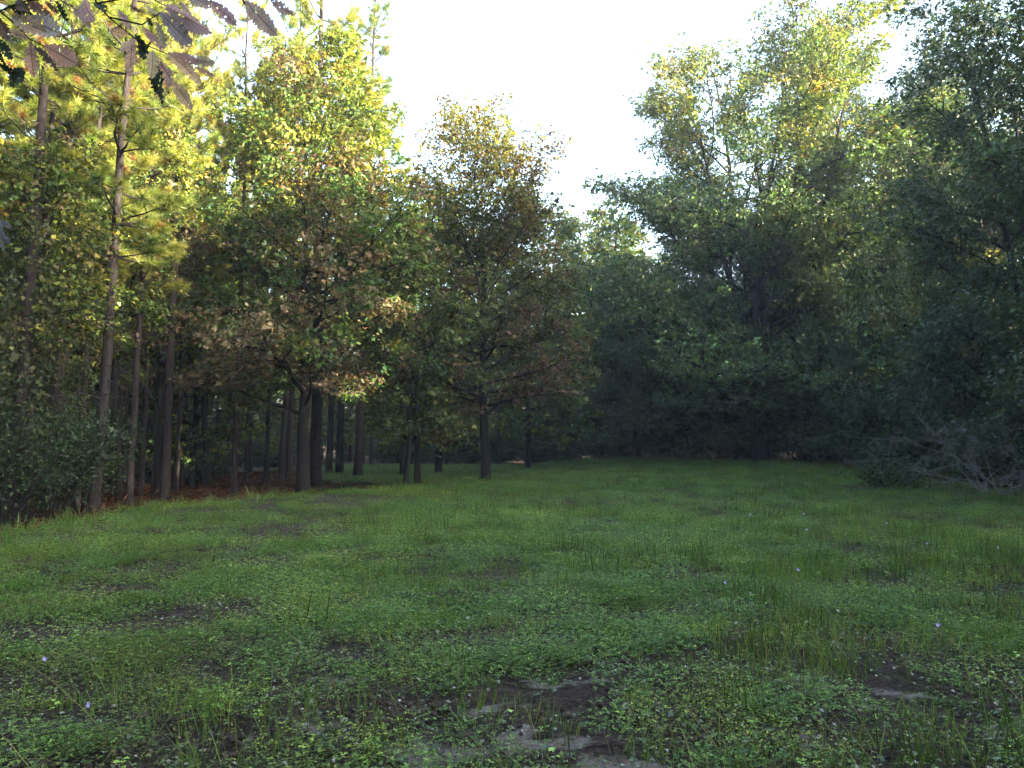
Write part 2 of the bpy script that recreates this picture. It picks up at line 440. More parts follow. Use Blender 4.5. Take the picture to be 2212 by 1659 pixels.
def pine(seed, h, r, crown=0.52, spread=2.4, nwh=16, dead=14, tufts=1.0, wob=0.02):
    rng = np.random.default_rng(seed)
    W, C = Geo(), Geo()
    n = 16
    zs = np.linspace(0, h, n)
    off = np.cumsum(rng.normal(size=(n, 2)) * wob * h / n, axis=0); off[0] = 0
    T = np.column_stack([off, zs]); rr = r * (1 - 0.88 * (zs / h) ** 1.15); rr[0] *= 1.25
    T[0, 2] -= 0.2
    W.tube(T, rr, 10)
    for i in range(dead):                                    # dead stubs below the crown
        t = rng.uniform(0.14, crown); p, _ = lerp_path(T, t); a = rng.uniform(0, 6.28)
        P = bend(rng, p, (cos(a), sin(a), rng.uniform(-0.25, 0.3)), rng.uniform(0.3, 1.7), 5, -0.15, 0.4)
        W.tube(P, np.linspace(0.018, 0.004, 5), 4)
    tp, td = [], []
    for i in range(nwh):
        u = (i + rng.uniform(0.2, 0.8)) / nwh
        t = crown + (0.995 - crown) * u
        p, _ = lerp_path(T, t)
        for b in range(rng.integers(3, 6)):
            a = rng.uniform(0, 6.28); L = spread * (1 - u) ** 0.65 * rng.uniform(0.55, 1.1) * (0.55 + 0.45 * min(1, u * 4)) + 0.3
            e = radians(-8 + 60 * u + rng.normal() * 12)
            P = bend(rng, p, (cos(a) * cos(e), sin(a) * cos(e), sin(e)), L, 6, 0.5, 0.3)
            W.tube(P, np.linspace(0.012 + 0.013 * L, 0.007, 6), 4)
            for k in range(max(2, int(4.4 * L))):
                s = 0.35 + 0.65 * rng.random(); q, dq = lerp_path(P, s)
                sd = unit(np.cross(dq, [0, 0, 1])) * rng.choice([-1, 1])
                d = unit(dq * 0.7 + sd * rng.uniform(0.2, 1) + np.array([0, 0, rng.uniform(0, 0.7)]))
                l = rng.uniform(0.2, 0.75) * (1.15 - 0.5 * s)
                W.tube(np.array([q, q + d * l * 0.5 + [0, 0, 0.02], q + d * l]), [0.009, 0.007, 0.005], 3)
                for z in range(2):
                    tp.append(q + d * l * (1 - 0.4 * z)); td.append(d)
            tp.append(P[-1]); td.append(unit(P[-1] - P[-2]))
    tp = np.array(tp); td = np.array(td); nt_ = len(tp)
    m = int(60 * tufts)
    idx = np.repeat(np.arange(nt_), m); n = len(idx)
    ax = unit(td[idx] * 0.75 + rnd_dirs(rng, n) * 1.0 + np.array([0, 0, 0.12]))
    L = rng.uniform(0.17, 0.31, n); nr = unit(np.cross(ax, rnd_dirs(rng, n)))
    base = tp[idx] - td[idx] * rng.uniform(0, 0.16, n)[:, None]
    c = pick(rng, [(0.16, 0.22, 0.04), (0.22, 0.28, 0.055), (0.28, 0.30, 0.06), (0.075, 0.13, 0.035)], [3, 3, 2, 2], nt_)
    br = rng.random(nt_) < 0.05; c[br] = (0.20, 0.10, 0.035)
    c = c[idx] * np.exp(rng.normal(size=(n, 1)) * 0.22)
    side = np.cross(ax, nr); wd = 0.0075
    V = np.stack([base - side * wd, base + side * wd, base + ax * L[:, None] - np.array([0, 0, 1.0]) * (L * 0.12)[:, None]], 1).reshape(-1, 3)
    C.add(V, tris=np.arange(n * 3).reshape(-1, 3), col=np.repeat(c, 3, 0))
    return [('trunk', W.mesh('trunk', M_PINE, True)), ('crown', C.mesh('crown', M_NEEDLE))]


def shrub(seed, h, rad, nst, ll, lw, per, colf, mat=None, clump=0.22, spread=0.8, low=0.15, hang=0.2):
    rng = np.random.default_rng(seed)
    W, C = Geo(), Geo(); tips, td = [], []
    for i in range(nst):
        a = 2.39996 * i + rng.normal() * 0.3; rr = math.sqrt((i + 0.5) / nst)
        d0 = np.array([cos(a) * rr * spread, sin(a) * rr * spread, 1.0])
        L = h * rng.uniform(0.7, 1.05) * math.sqrt(1 + (rr * spread) ** 2) * (1 - 0.25 * rr)
        P = bend(rng, (cos(a) * 0.12 * rad * rr, sin(a) * 0.12 * rad * rr, -0.1), d0, L, 8, -0.25 * rr, 0.3)
        P[:, :2] *= np.minimum(1, rad / (np.hypot(P[:, 0], P[:, 1]) + 1e-6))[:, None]
        W.tube(P, np.linspace(0.012 + 0.006 * h, 0.005, 8), 5)
        ns = int(4 + 3.2 * h)
        for k in range(ns):
            s = low + (1 - low) * (k + rng.random()) / ns
            q, dq = lerp_path(P, s)
            d = unit(dq * 0.3 + rnd_dirs(rng, 1)[0] * np.array([1, 1, 0.5]) + [0, 0, 0.15])
            l = rng.uniform(0.25, 0.75) * (0.5 + 0.16 * h) * (1.15 - 0.6 * s)
            Q = bend(rng, q, d, l, 4, 0.1, 0.3)
            W.tube(Q, np.linspace(0.007, 0.003, 4), 3)
            for j in range(max(2, int(l / 0.25))):
                pp, dd = lerp_path(Q, (j + 1) / max(2, int(l / 0.25))); tips.append(pp); td.append(dd)
    tips = np.array(tips); td = np.array(td); nt_ = len(tips)
    cnt = np.maximum(2, per * rng.lognormal(0, 0.45, nt_)).astype(int)
    idx = np.repeat(np.arange(nt_), cnt); n = len(idx)
    P = tips[idx] + rng.normal(size=(n, 3)) * np.array([clump, clump, clump * 0.7])
    P[:, 2] = np.maximum(P[:, 2], 0.04)
    outw = unit(np.column_stack([P[:, 0], P[:, 1], np.zeros(n)]))
    axis = unit(outw * 0.4 + td[idx] * 0.4 + rnd_dirs(rng, n) * 0.8 + np.array([0, 0, -hang]))
    nrm = unit(np.array([0, 0, 0.7]) + outw * 0.4 + rnd_dirs(rng, n) * 0.7); nrm = unit(nrm - axis * np.sum(nrm * axis, 1, keepdims=True))
    Lf = ll * rng.uniform(0.6, 1.2, n)
    leaves(C, rng, P, axis, nrm, Lf, Lf * lw, colf(rng, tips, tips[:, 2] / h, nt_, idx), fold=0.25, curl=0.1)
    return [('stems', W.mesh('stems', M_OAK, True)), ('foliage', C.mesh('foliage', mat or M_DARK))]


def vine(seed, h, rad, n, ll, pal, w, z0=0.5, taper=0.4, depth=1.0):
    """Leafy vine: strands hanging round a trunk with round leaves in rows."""
    rng = np.random.default_rng(seed)
    W, C = Geo(), Geo(); P, D, cc = [], [], []
    for i in range(n):
        a = rng.uniform(0, 6.28); zt = h * (rng.uniform(0.35, 1.0)); rr = rad * rng.uniform(0.25, 1.0) * (1 - taper * abs(zt / h - 0.65))
        zb = max(z0 * rng.uniform(0.2, 1.6), zt - rng.uniform(1.0, 4.5))
        S = np.column_stack([np.linspace(rr * 0.6, rr, 8) * cos(a), np.linspace(rr * 0.6, rr, 8) * sin(a) * depth, np.linspace(zt, zb, 8)])
        S[:, :2] += np.cumsum(rng.normal(size=(8, 2)) * 0.09, axis=0)
        W.tube(S, np.full(8, 0.006), 3)
        base = pick(rng, pal, w, 1)[0] * math.exp(rng.normal() * 0.25)
        m = int((zt - zb) * 26)
        for s in rng.random(m):
            q, d = lerp_path(S, s); P.append(q + rng.normal(size=3) * 0.12); D.append([cos(a), sin(a), 0]); cc.append(base)
    P = np.array(P); D = np.array(D); cc = np.array(cc) * np.exp(rng.normal(size=(len(P), 1)) * 0.3)
    k = rng.random(len(P)) < 0.2; cc[k] = pick(rng, pal, w, int(k.sum()))
    nn = len(P)
    axis = unit(np.array([0, 0, -0.8]) + D * 0.35 + rnd_dirs(rng, nn) * 0.5); nrm = unit(D * 0.7 + np.array([0, 0, 0.5]) + rnd_dirs(rng, nn) * 0.45)
    nrm = unit(nrm - axis * np.sum(nrm * axis, 1, keepdims=True))
    L = ll * rng.uniform(0.6, 1.25, nn)
    leaves(C, rng, P, axis, nrm, L, L * 0.46, cc, fold=0.15, shape=0.4, curl=0.15)
    return [('stem', W.mesh('stem', M_OAK, True)), ('leaves', C.mesh('leaves', M_LEAF))]


def brush(seed, L0, nb, col=None):
    """Leafless tangle of dead grey branches."""
    rng = np.random.default_rng(seed); W = Geo()

    def rec(p, d, L, r, lev):
        n = 7 if lev < 2 else 4
        P = bend(rng, p, d, L, n, -0.22 if lev < 2 else 0.05, 0.55)
        P[:, 2] = np.maximum(P[:, 2], 0.02)
        W.tube(P, np.linspace(r, r * 0.3, n), 4 if lev < 2 else 3)
        if lev == 3: return
        for k in range((6, 5, 3)[lev]):
            s = rng.uniform(0.2, 1); q, dq = lerp_path(P, s)
            dn = unit(dq + rnd_dirs(rng, 1)[0] * 0.95)
            rec(q, dn, L * rng.uniform(0.28, 0.5), max(r * 0.55, 0.0035), lev + 1)
    for i in range(nb):
        a = rng.uniform(0, 6.28)
        rec(np.array([rng.normal() * 0.3, rng.normal() * 0.3, 0.1]), (cos(a), sin(a), rng.uniform(0.4, 1.7)), L0 * rng.uniform(0.6, 1.1), 0.013, 0)
    return [('branches', W.mesh('branches', M_TWIG, True))]


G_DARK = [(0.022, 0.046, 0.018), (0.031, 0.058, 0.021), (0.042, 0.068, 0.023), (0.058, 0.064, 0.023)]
G_MID = [(0.048, 0.086, 0.024), (0.068, 0.105, 0.027), (0.034, 0.066, 0.021), (0.11, 0.12, 0.026)]
G_YEL = [(0.20, 0.20, 0.035), (0.15, 0.18, 0.03), (0.10, 0.14, 0.03), (0.24, 0.17, 0.04)]
G_BRN = [(0.120, 0.086, 0.052), (0.15, 0.112, 0.070), (0.090, 0.068, 0.042), (0.145, 0.085, 0.044)]


def autumn(seed, lo=0.62, brown=0.5):
    """Oak turning colour: yellow-green upper crown, brown middle, green low boughs, in patches."""
    def sec(rng, tips, th, n):
        k = vnoise(tips[:, 0] * 0.7 + tips[:, 2] * 0.55 + 9, tips[:, 1] * 0.7 + tips[:, 2] * 0.3, seed)
        c = pick(rng, G_MID, [3, 3, 3, 1], n)
        up = rng.random(n) < sstep(lo - 0.25, lo + 0.15, th)
        c[up] = pick(rng, G_YEL, [3, 3, 2, 1], int(up.sum()))
        b = (k > 1 - brown - 0.22 * (th < 0.6)) & (rng.random(n) < 0.85) & (th < 0.93)
        c[b] = pick(rng, G_BRN, [3, 2, 3, 1], int(b.sum()))
        return c
    return sec


def sunlit_top_tint(rng, tips, th, n):
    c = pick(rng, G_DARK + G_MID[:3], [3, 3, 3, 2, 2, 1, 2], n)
    up = rng.random(n) < 0.9 * sstep(0.45, 0.8, th)  # yellower leaf colour up the crown stands in for low sun on it
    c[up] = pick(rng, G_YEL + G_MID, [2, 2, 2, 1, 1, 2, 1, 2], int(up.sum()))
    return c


ovoid = lambda u: (0.55 + 0.9 * u) if u < 0.35 else max(0.12, 0.87 * (1 - ((u - 0.35) / 0.65) ** 1.6) + 0.1)
cone = lambda u: max(0.1, 1.0 - 0.85 * u) if u > 0.12 else 0.8
wide = lambda u: max(0.2, (1 - abs(u - 0.4) ** 1.8 * 1.7))

K = {}
K['oak1'] = hardwood(101, 16.3, 0.235, 0.17, 4.6, lambda u: 1.0 - 0.25 * max(0, u - 0.3) - 0.55 * max(0, u - 0.68) * 2.2, 58, 0.145, 0.32, 58, colf_mix(G_MID + G_BRN, [2, 2, 2, 1, 1, 1, 1, 0.3], second=autumn(3, 0.6, 0.38)), nsub=8, el=(2, 66), clump=(0.42, 0.25), fork=(3, 0.42, 0.22))
K['oak2'] = hardwood(102, 13.7, 0.21, 0.20, 4.6, lambda u: 0.95 + 0.15 * min(u, 0.4) - 0.5 * max(0, u - 0.6), 60, 0.14, 0.32, 46, colf_mix(G_MID + G_BRN, [2, 2, 2, 1, 1, 1, 1, 0.3], second=autumn(8, 0.80, 0.2)), nsub=8, el=(5, 66), clump=(0.42, 0.26), airy=0.45)
K['sap1'] = hardwood(103, 9.5, 0.105, 0.22, 2.2, ovoid, 28, 0.15, 0.32, 26, colf_mix(G_DARK + G_MID, [1] * 8), nsub=6, el=(5, 55), clump=(0.34, 0.2), lean=0.01)
K['sap2'] = hardwood(104, 11.0, 0.14, 0.16, 3.1, ovoid, 36, 0.16, 0.32, 28, colf_mix(G_DARK + G_MID + G_BRN[:1], [2] * 8 + [1]), nsub=6, el=(0, 58), clump=(0.36, 0.22))
K['bigoak'] = hardwood(105, 23.0, 0.36, 0.10, 8.6, lambda u: max(0.3, 1 - abs(u - 0.34) ** 2 * 1.5), 84, 0.15, 0.28, 60, colf_mix(G_DARK + G_MID, [3, 3, 3, 2, 2, 1, 2, 1], second=sunlit_top_tint), nsub=10, el=(4, 60), clump=(0.5, 0.32), mat=M_DARK, fork=(5, 0.2, 0.34), airy=0.3)
for i, (sd, h, rad) in enumerate([(111, 19, 5.8), (112, 21, 6.4), (113, 17, 5.4)]):
    K['wood%d' % i] = hardwood(sd, h, 0.27, 0.05, rad, lambda u: max(0.35, 1 - abs(u - 0.34) ** 2 * 1.4), 64, 0.15, 0.27, 66, colf_mix([G_DARK, [(0.030, 0.056, 0.026), (0.042, 0.070, 0.032), (0.055, 0.085, 0.036)], [(0.040, 0.056, 0.018), (0.056, 0.070, 0.021), (0.030, 0.050, 0.017), (0.09, 0.075, 0.025)]][i], [[3, 3, 2, 1], [2, 2, 1], [2, 2, 2, 0.6]][i]), nsub=9, el=(0, 56), clump=(0.5, 0.34), mat=M_DARK, fork=(4, 0.22, 0.3))
for i, (sd, h, rad) in enumerate([(121, 16, 4.2), (122, 18, 4.8)]):
    K['back%d' % i] = hardwood(sd, h, 0.2, 0.06, rad, ovoid, 46, 0.2, 0.32, 34, colf_mix(G_MID + G_YEL[:2] + G_BRN[:1], [3, 3, 3, 2, 2, 1, 1]), nsub=7, el=(0, 60), clump=(0.5, 0.32), fork=(3, 0.3, 0.25))
for i, (sd, h, rad) in enumerate([(125, 13.5, 3.0), (126, 11.0, 2.6)]):
    K['mid%d' % i] = hardwood(sd, h, 0.11, 0.36, rad, ovoid, 34, 0.115, 0.34, 40, colf_mix(G_MID + G_YEL + G_BRN[:2], [3, 3, 3, 2, 1, 2, 2, 0.4, 1, 1]), nsub=6, el=(-5, 55), clump=(0.42, 0.28), fork=(2, 0.4, 0.25))
for i, (sd, h, r) in enumerate([(131, 24, 0.16), (132, 26, 0.19), (133, 22, 0.13), (134, 20, 0.105)]):
    K['pine%d' % i] = pine(sd, h, r, crown=(0.33, 0.32, 0.30, 0.29)[i], spread=(2.5, 2.9, 2.2, 1.8)[i], nwh=(19, 21, 18, 15)[i])
for i, (sd, h, rad) in enumerate([(141, 3.4, 2.2), (142, 2.4, 1.8), (143, 4.6, 2.4)]):
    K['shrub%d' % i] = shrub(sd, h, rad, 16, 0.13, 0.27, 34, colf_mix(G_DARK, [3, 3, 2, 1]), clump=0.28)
K['bramble'] = shrub(151, 1.5, 1.7, 22, 0.12, 0.33, 7, colf_mix(G_MID + G_DARK, [2, 1, 2, 0.5, 2, 2, 2, 1]), mat=M_LEAF, spread=1.3, low=0.1)
K['laurel'] = shrub(152, 3.6, 1.5, 9, 0.17, 0.16, 8, colf_mix([(0.032, 0.055, 0.024), (0.05, 0.075, 0.032), (0.022, 0.045, 0.016)], [1, 1, 1]), mat=M_DARK, low=0.35, spread=0.5, clump=0.16)
K['browned'] = shrub(153, 3.0, 2.3, 16, 0.10, 0.26, 7, colf_mix(G_DARK + G_BRN[:3], [1, 1, 1, 1, 2, 1, 2]), low=0.1)
K['thin'] = shrub(154, 4.5, 1.4, 7, 0.12, 0.32, 5, colf_mix(G_DARK + G_MID[:2], [2, 2, 2, 1, 1, 1]), mat=M_LEAF, low=0.25, spread=0.45)
VP = [(0.034, 0.050, 0.014), (0.055, 0.070, 0.020), (0.024, 0.038, 0.012), (0.09, 0.08, 0.02)]
K['vine0'] = vine(161, 9.5, 1.3, 46, 0.105, VP, [3, 3, 3, 1])
K['vine1'] = vine(162, 8.0, 1.0, 38, 0.10, VP, [3, 2, 3, 1])
K['hang'] = vine(163, 3.0, 1.3, 22, 0.12, [(0.075, 0.10, 0.035), (0.05, 0.08, 0.028), (0.10, 0.11, 0.04)], [1, 1, 1], z0=0.3, depth=0.5, taper=0.1)
K['brush'] = brush(171, 3.0, 9)
K['brush2'] = brush(172, 2.2, 7)

RNG = np.random.default_rng(7)


def P2(px, d):
    x = (px - CX) / F * d / cos(PITCH)
    return (x, d, zg1(x, d))


# --- left: the named trees along the meadow edge
def base(px, d):
    x, y, z = P2(px, d); return (x, y, z)


put('oak_tree', K['oak1'], 'broad oak turning yellow and brown, the tallest leafy crown left of the sky gap', 'tree', base(658, 27.5), 0.4)
put('oak_tree', K['oak2'], 'smaller round-topped oak with thick bare trunk standing alone at the tip of the grass', 'tree', base(1050, 34.0), 2.1)
put('young_tree', K['sap1'], 'thinnest crooked young tree, left one of the close pair between the two oaks', 'tree', base(878, 30.0), 1.0)
put('young_tree', K['sap2'], 'straighter young tree, right one of the close pair between the two oaks', 'tree', base(903, 31.5), 3.3)
put('oak_tree', K['bigoak'], 'huge spreading dark oak with sunlit top at the right of the sky gap', 'tree', base(1640, 43.5), 0.0, 1.16)

for px, d, k, sc_, lb in [(948, 47, 'back1', 1.06, 'bluish-green tree filling the gap between the broad oak and the lone oak'), (872, 44, 'back1', 0.85, 'leafy tree right behind the broad oak and above the thin pair'), (1140, 52, 'back1', 1.05, 'tree close behind the lone oak on its right side')]:
    put('leafy_tree', K[k], lb, 'tree', base(px, d), RNG.uniform(0, 6.28), sc_)
PV = [  # px, depth, proto, scale of girth, lean(deg to the right), label
    (208, 20.0, 3, 1.25, 2.6, 'slender grey pine leaning right at the very edge of the grass'),
    (288, 24.5, 2, 0.8, 1.8, 'slim dim pine just right of the leaning grey pine'),
    (362, 26.5, 1, 0.72, 1.2, 'thick black-looking pine trunk in the shade left of the big oak'),
    (400, 33, 3, 0.9, 0.5, 'thin pale pole of a pine just right of the thick black trunk'),
    (425, 38, 3, 1.1, 0.8, 'pale mottled pine trunk behind the low green oak bough'),
    (470, 40, 3, 0.9, 0.4, 'thin pine pole midway between the black trunk and the big oak'),
    (512, 28.5, 3, 0.85, 0.2, 'short-looking dark young pine standing in red straw'),
    (578, 35, 3, 0.95, 1.8, 'thin pine with orange lit foot beside the straw bank'),
    (612, 41, 0, 0.95, 1.2, 'left trunk of the twin pines just left of the big oak'),
    (628, 42.5, 1, 0.9, 0.6, 'right trunk of the twin pines just left of the big oak'),
    (685, 33.5, 1, 1.3, 0.4, 'dark heavy pine trunk hard behind the big oak trunk'),
    (712, 48, 1, 1.0, 1.5, 'pine with a narrow pale side just right of the heavy dark trunk'),
    (736, 46, 1, 1.1, 1.4, 'tall pale pine with a sunlit stripe beside the far bright grass'),
    (775, 42, 1, 1.15, 0.9, 'straight pine trunk, second along the far grass edge'),
    (786, 60, 0, 0.85, 0.6, 'faint pale pine, third along the far grass edge'),
    (804, 60, 1, 0.75, 0.9, 'last pale pine on the right of the far row'),
    (118, 22, 1, 1.05, 1.0, 'vine-hung dark pine left of the leaning grey pine'),
    (30, 18.5, 0, 0.85, 2.2, 'pine trunk wrapped in yellowing vine at the left edge'),
    (160, 25, 0, 1.1, 0.6, 'dark pine behind the vines between the vine-hung pine and the leaning one'),
    (195, 29, 1, 0.9, 0.3, 'dark straight pine close behind the leaning grey pine'),
    (245, 32, 0, 0.9, 0.8, 'pine in deep shade between the leaning grey pine and the slim dim one'),
    (325, 36, 1, 0.8, 0.2, 'pine deep in shade between the slim dim pine and the black trunk'),
    (65, 20.5, 3, 0.9, 1.2, 'thin dark pine between the left-edge trunk and the vine-hung pine'),
    (140, 28, 2, 0.9, 0.9, 'thin pole of a pine showing under the vines'),
    (230, 27, 3, 0.9, 1.0, 'thin dark pole right behind the base of the leaning pine'),
    (268, 30, 2, 0.9, 0.6, 'dark thin pine just left of the slim dim pine'),
    (310, 28, 3, 0.85, 0.9, 'thin dark pole just right of the slim dim pine'),
    (340, 31, 2, 0.9, 0.7, 'thin pole hidden close to the left of the thick black trunk'),
    (448, 34, 3, 0.7, 0.2, 'very thin pole behind the low boughs of the broad oak'),
    (495, 44, 2, 0.9, 0.3, 'faint pole behind the dark young pine'),
    (545, 45, 2, 0.9, 0.5, 'faint pole left of the orange-footed pine'),
    (172, 23, 3, 0.95, 1.4, 'thin dark pine leaning alongside the left of the leaning grey pine'),
    (255, 28, 3, 1.0, 1.0, 'straight dark pole between the leaning grey pine and the slim dim pine, nearer the grass'),
    (385, 30, 3, 0.8, 0.6, 'thin dark pole touching the right side of the thick black trunk'),
    (535, 38, 3, 0.8, 0.4, 'thin dark pole between the dark young pine and the orange-footed pine'),
    (1078, 62, 0, 0.9, 0.0, 'far pine with sunlit bark peeping past the lone oak trunk'),
    (1168, 63, 1, 0.8, -0.4, 'far pine trunk standing behind the brown bush'),
]
for px, d, k, g, ln, lb in PV:
    s = 1.0
    e = put('pine_tree', K['pine%d' % k], lb, 'pine', base(px, d), RNG.uniform(0, 6.28), 1.0, 'pines on the left side of the clearing')
    e.scale = (g, g, RNG.uniform(0.94, 1.06)); e.rotation_mode = 'ZYX'
    a = e.rotation_euler.z
    e.rotation_mode = 'XYZ'
    e.rotation_euler = (0, radians(ln), 0)
    for ch in e.children: ch.rotation_euler.z = a
    if px > 1000: e.scale.z *= 0.68

deep = []
for i in range(400):
    x, y = RNG.uniform(-46, -10.5), RNG.uniform(14, 92)
    if x > -12.5 - 0.04 * (y - 20) - 3.0 * (y > 40): continue
    if x < -0.68 * y - 7: continue
    if any((x - a) ** 2 + (y - b) ** 2 < 2.6 ** 2 for a, b in deep): continue
    deep.append((x, y))
    if len(deep) >= 62: break
for x, y in deep:
    e = put('pine_tree', K['pine%d' % RNG.integers(0, 4)], 'pine deep in the shaded left woods, one dark pole among many', 'pine', (x, y, zg1(x, y)), RNG.uniform(0, 6.28), 1.0, 'pines deep in the left woods')
    g = RNG.uniform(0.8, 1.2); e.scale = (g, g, RNG.uniform(0.82, 1.05))

for px, d, k, sc_, lb in [(45, 19.2, 1, 0.95, 'olive-leaved slim tree with its crown over the left edge, below the hanging brown leaves'), (150, 23.5, 1, 1.05, 'leafy tree with yellowing crown above the vine-hung pine'),
                     (265, 25.5, 0, 0.95, 'leafy tree whose brownish crown hides the top of the leaning grey pine'), (345, 29.5, 1, 1.1, 'leafy tree filling the space above the thick black pine trunk'),
                     (455, 33, 0, 1.0, 'leafy tree close behind the left boughs of the broad oak'), (395, 37, 1, 1.2, 'green tree deep between the black pine trunk and the broad oak'), (215, 31, 1, 1.15, 'bright-topped tree further back behind the leaning pine')]:
    put('leafy_tree', K['mid%d' % k], lb, 'tree', base(px, d), RNG.uniform(0, 6.28), sc_)
# leafy trees among and behind the left pines
LB = [(-17.5, 19, 0), (-16.5, 25.5, 1), (-17, 29, 0), (-12.6, 33, 1), (-16, 38, 0), (-22, 34, 1), (-14.5, 46, 1), (-20, 48, 0), (-27, 42, 0), (-26, 56, 1), (-17, 62, 0), (-33, 52, 1), (-36, 64, 0), (-24, 70, 1), (-16, 73, 0), (-31, 76, 1), (-40, 74, 0), (-20, 80, 1), (-30, 62, 0)]
for i, (x, y, k) in enumerate(LB):
    put('leafy_tree', K['back%d' % k], 'leafy understorey tree among the left pines, its crown mixing into the pine boughs', 'tree', (x, y, zg1(x, y)), RNG.uniform(0, 6.28), RNG.uniform(0.7, 1.0), 'leafy trees among the left pines')
for i in range(60):
    x, y = RNG.uniform(-32, -11), RNG.uniform(20, 74)
    if x > -13 - 0.05 * (y - 20) - 2.5 * (y > 42): x -= 5
    k = ['thin', 'shrub0', 'shrub2', 'shrub1'][i % 4]
    put('undergrowth_shrub', K[k], 'dim shrub on the shaded floor of the left pine woods', 'shrub', (x, y, zg1(x, y)), RNG.uniform(0, 6.28), RNG.uniform(0.7, 1.25), 'shrubs on the floor of the left woods')

# vines and shrubs at the left edge
for px, d, k, lb in [(30, 18.2, 'vine1', 'yellowing vine round the trunk at the left edge'), (110, 21.5, 'vine0', 'thick curtain of round-leaved vine over the dark pine')]:
    put('climbing_vine', K[k], lb, 'vine', base(px, d), RNG.uniform(0, 6.28), 1.0, 'vines over the left pines')
put('laurel_shrub', K['laurel'], 'long-leaved evergreen shrub in front of the vines at the left edge', 'shrub', base(120, 18.6), 0.3, 0.9)
put('laurel_shrub', K['thin'], 'thin round-leaved sapling right beside the leaning grey pine', 'shrub', base(180, 20.6), 1.3, 0.8)
put('laurel_shrub', K['thin'], 'yellowing sapling clump lowest at the left edge', 'shrub', base(20, 17.2), 2.3, 0.85)

# --- far end of the clearing
for i, (px, d, k, s) in enumerate([(830, 66, 'back0', 0.9), (905, 68, 'back1', 0.85), (985, 64, 'back0', 0.75), (1080, 69, 'back1', 0.95), (1160, 66, 'back0', 1.1), (1235, 64, 'back1', 1.3), (1300, 60, 'back0', 1.3),
                                   (860, 80, 'back1', 1.0), (960, 82, 'back0', 1.1), (1110, 84, 'back1', 1.1), (1230, 82, 'back0', 1.15), (760, 74, 'back1', 0.9), (1330, 74, 'wood1', 1.0)]):
    put('far_tree', K[k], 'leafy tree in the wall of woods closing the far end of the clearing', 'tree', base(px, d), RNG.uniform(0, 6.28), s, 'trees at the far end of the clearing')
put('brown_bush', K['browned'], 'brownish rounded bush behind the lone oak at the far grass edge', 'shrub', base(1150, 61.5), 0, 1.15)
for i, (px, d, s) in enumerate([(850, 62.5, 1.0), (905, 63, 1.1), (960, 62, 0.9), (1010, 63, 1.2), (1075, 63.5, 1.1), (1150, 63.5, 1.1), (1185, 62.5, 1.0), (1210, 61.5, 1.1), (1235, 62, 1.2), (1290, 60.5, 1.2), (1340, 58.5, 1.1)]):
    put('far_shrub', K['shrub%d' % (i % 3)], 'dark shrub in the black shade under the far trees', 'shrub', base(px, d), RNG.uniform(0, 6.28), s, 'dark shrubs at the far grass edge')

# --- right side woods
RW = [(9.5, 56.5, 2, 0.85, 'dark tree filling the corner left of the huge spreading oak'), (14.5, 52, 0, 0.95, 'dense tree pressed behind the huge oak'),
      (18.6, 43.5, 1, 0.95, 'dark tall tree immediately right of the huge oak'), (18.2, 36.5, 0, 0.58, 'low dark tree halfway along the right edge'),
      (18.8, 30.0, 1, 0.98, 'dark dense tree hung with pale grape vine'), (18.6, 23.5, 0, 1.0, 'nearest dark tree whose crown runs out of the top right corner'),
      (23, 48, 1, 1.28, None), (25, 41.5, 2, 1.2, None), (24, 33, 0, 0.8, None), (24.2, 26, 2, 1.1, None), (24, 19, 1, 0.95, None), (18.8, 16.5, 2, 1.0, None), (20, 56, 1, 1.0, None), (27, 52, 0, 1.0, None)]
for x, y, k, s, lb in RW:
    put('dark_tree', K['wood%d' % k], lb or 'dark tree in the second rank of the right woods, mostly hidden by the front trees', 'tree', (x, y, zg1(x, y)), RNG.uniform(0, 6.28), s, 'dark trees of the right woods')
for px, d, k, sc_, lb in [(1470, 50.5, 2, 0.80, 'dark tree filling in under the left boughs of the huge oak'), (1590, 47.5, 0, 0.62, 'low dark tree in front of the huge oak trunk'), (1735, 42.5, 2, 0.85, 'dark tree close against the right side of the huge oak'),
                         (1850, 38.5, 1, 0.5, 'dark mid-height tree at the foot of the right woods above the bramble'), (1380, 56, 0, 0.72, 'small dark tree at the far corner of the grass under the sky gap')]:
    put('dark_tree', K['wood%d' % k], lb, 'tree', base(px, d), RNG.uniform(0, 6.28), sc_, 'dark trees of the right woods')
for x, y, k, s in [(19.5, 8, 0, 1.0), (24.5, 2.5, 2, 1.1), (18.5, 3.2, 1, 0.8), (24, -3.5, 0, 1.0), (20, 0, 1, 0.95), (20.5, -8, 2, 1.1), (27, 12, 1, 1.0), (28, 3, 0, 1.0), (21, -17, 1, 0.9), (29, -7, 2, 1.1), (30, 22, 1, 1), (31, 34, 0, 0.55), (31, 44, 1, 1)]:  # unseen; a few added just to keep low sun off the grass
    put('dark_tree', K['wood%d' % k], 'unseen shading tree of the right woods beyond the edge of the view', 'tree', (x, y, 0.3), RNG.uniform(0, 6.28), s, 'trees beyond the right edge of the view')
for x, y, k, s in [(-3, -11, 'back0', 0.95), (4, -12, 'wood2', 0.85), (11, -11.5, 'back1', 0.95), (-10, -10, 'wood0', 0.8), (-16, -5, 'back1', 1.0), (-15.5, 3, 'wood2', 0.85), (-16, 10.5, 'back0', 0.95), (0, -19, 'wood1', 0.9), (-9, -18, 'wood2', 1.0), (9, -19, 'wood0', 0.95)]:  # unseen; left ones added as occluders, all dim the low sky light
    put('woodland_tree', K[k], 'unseen shading tree of the woods around the clearing, outside the view', 'tree', (x, y, 0.0), RNG.uniform(0, 6.28), s, 'trees around the clearing outside the view')
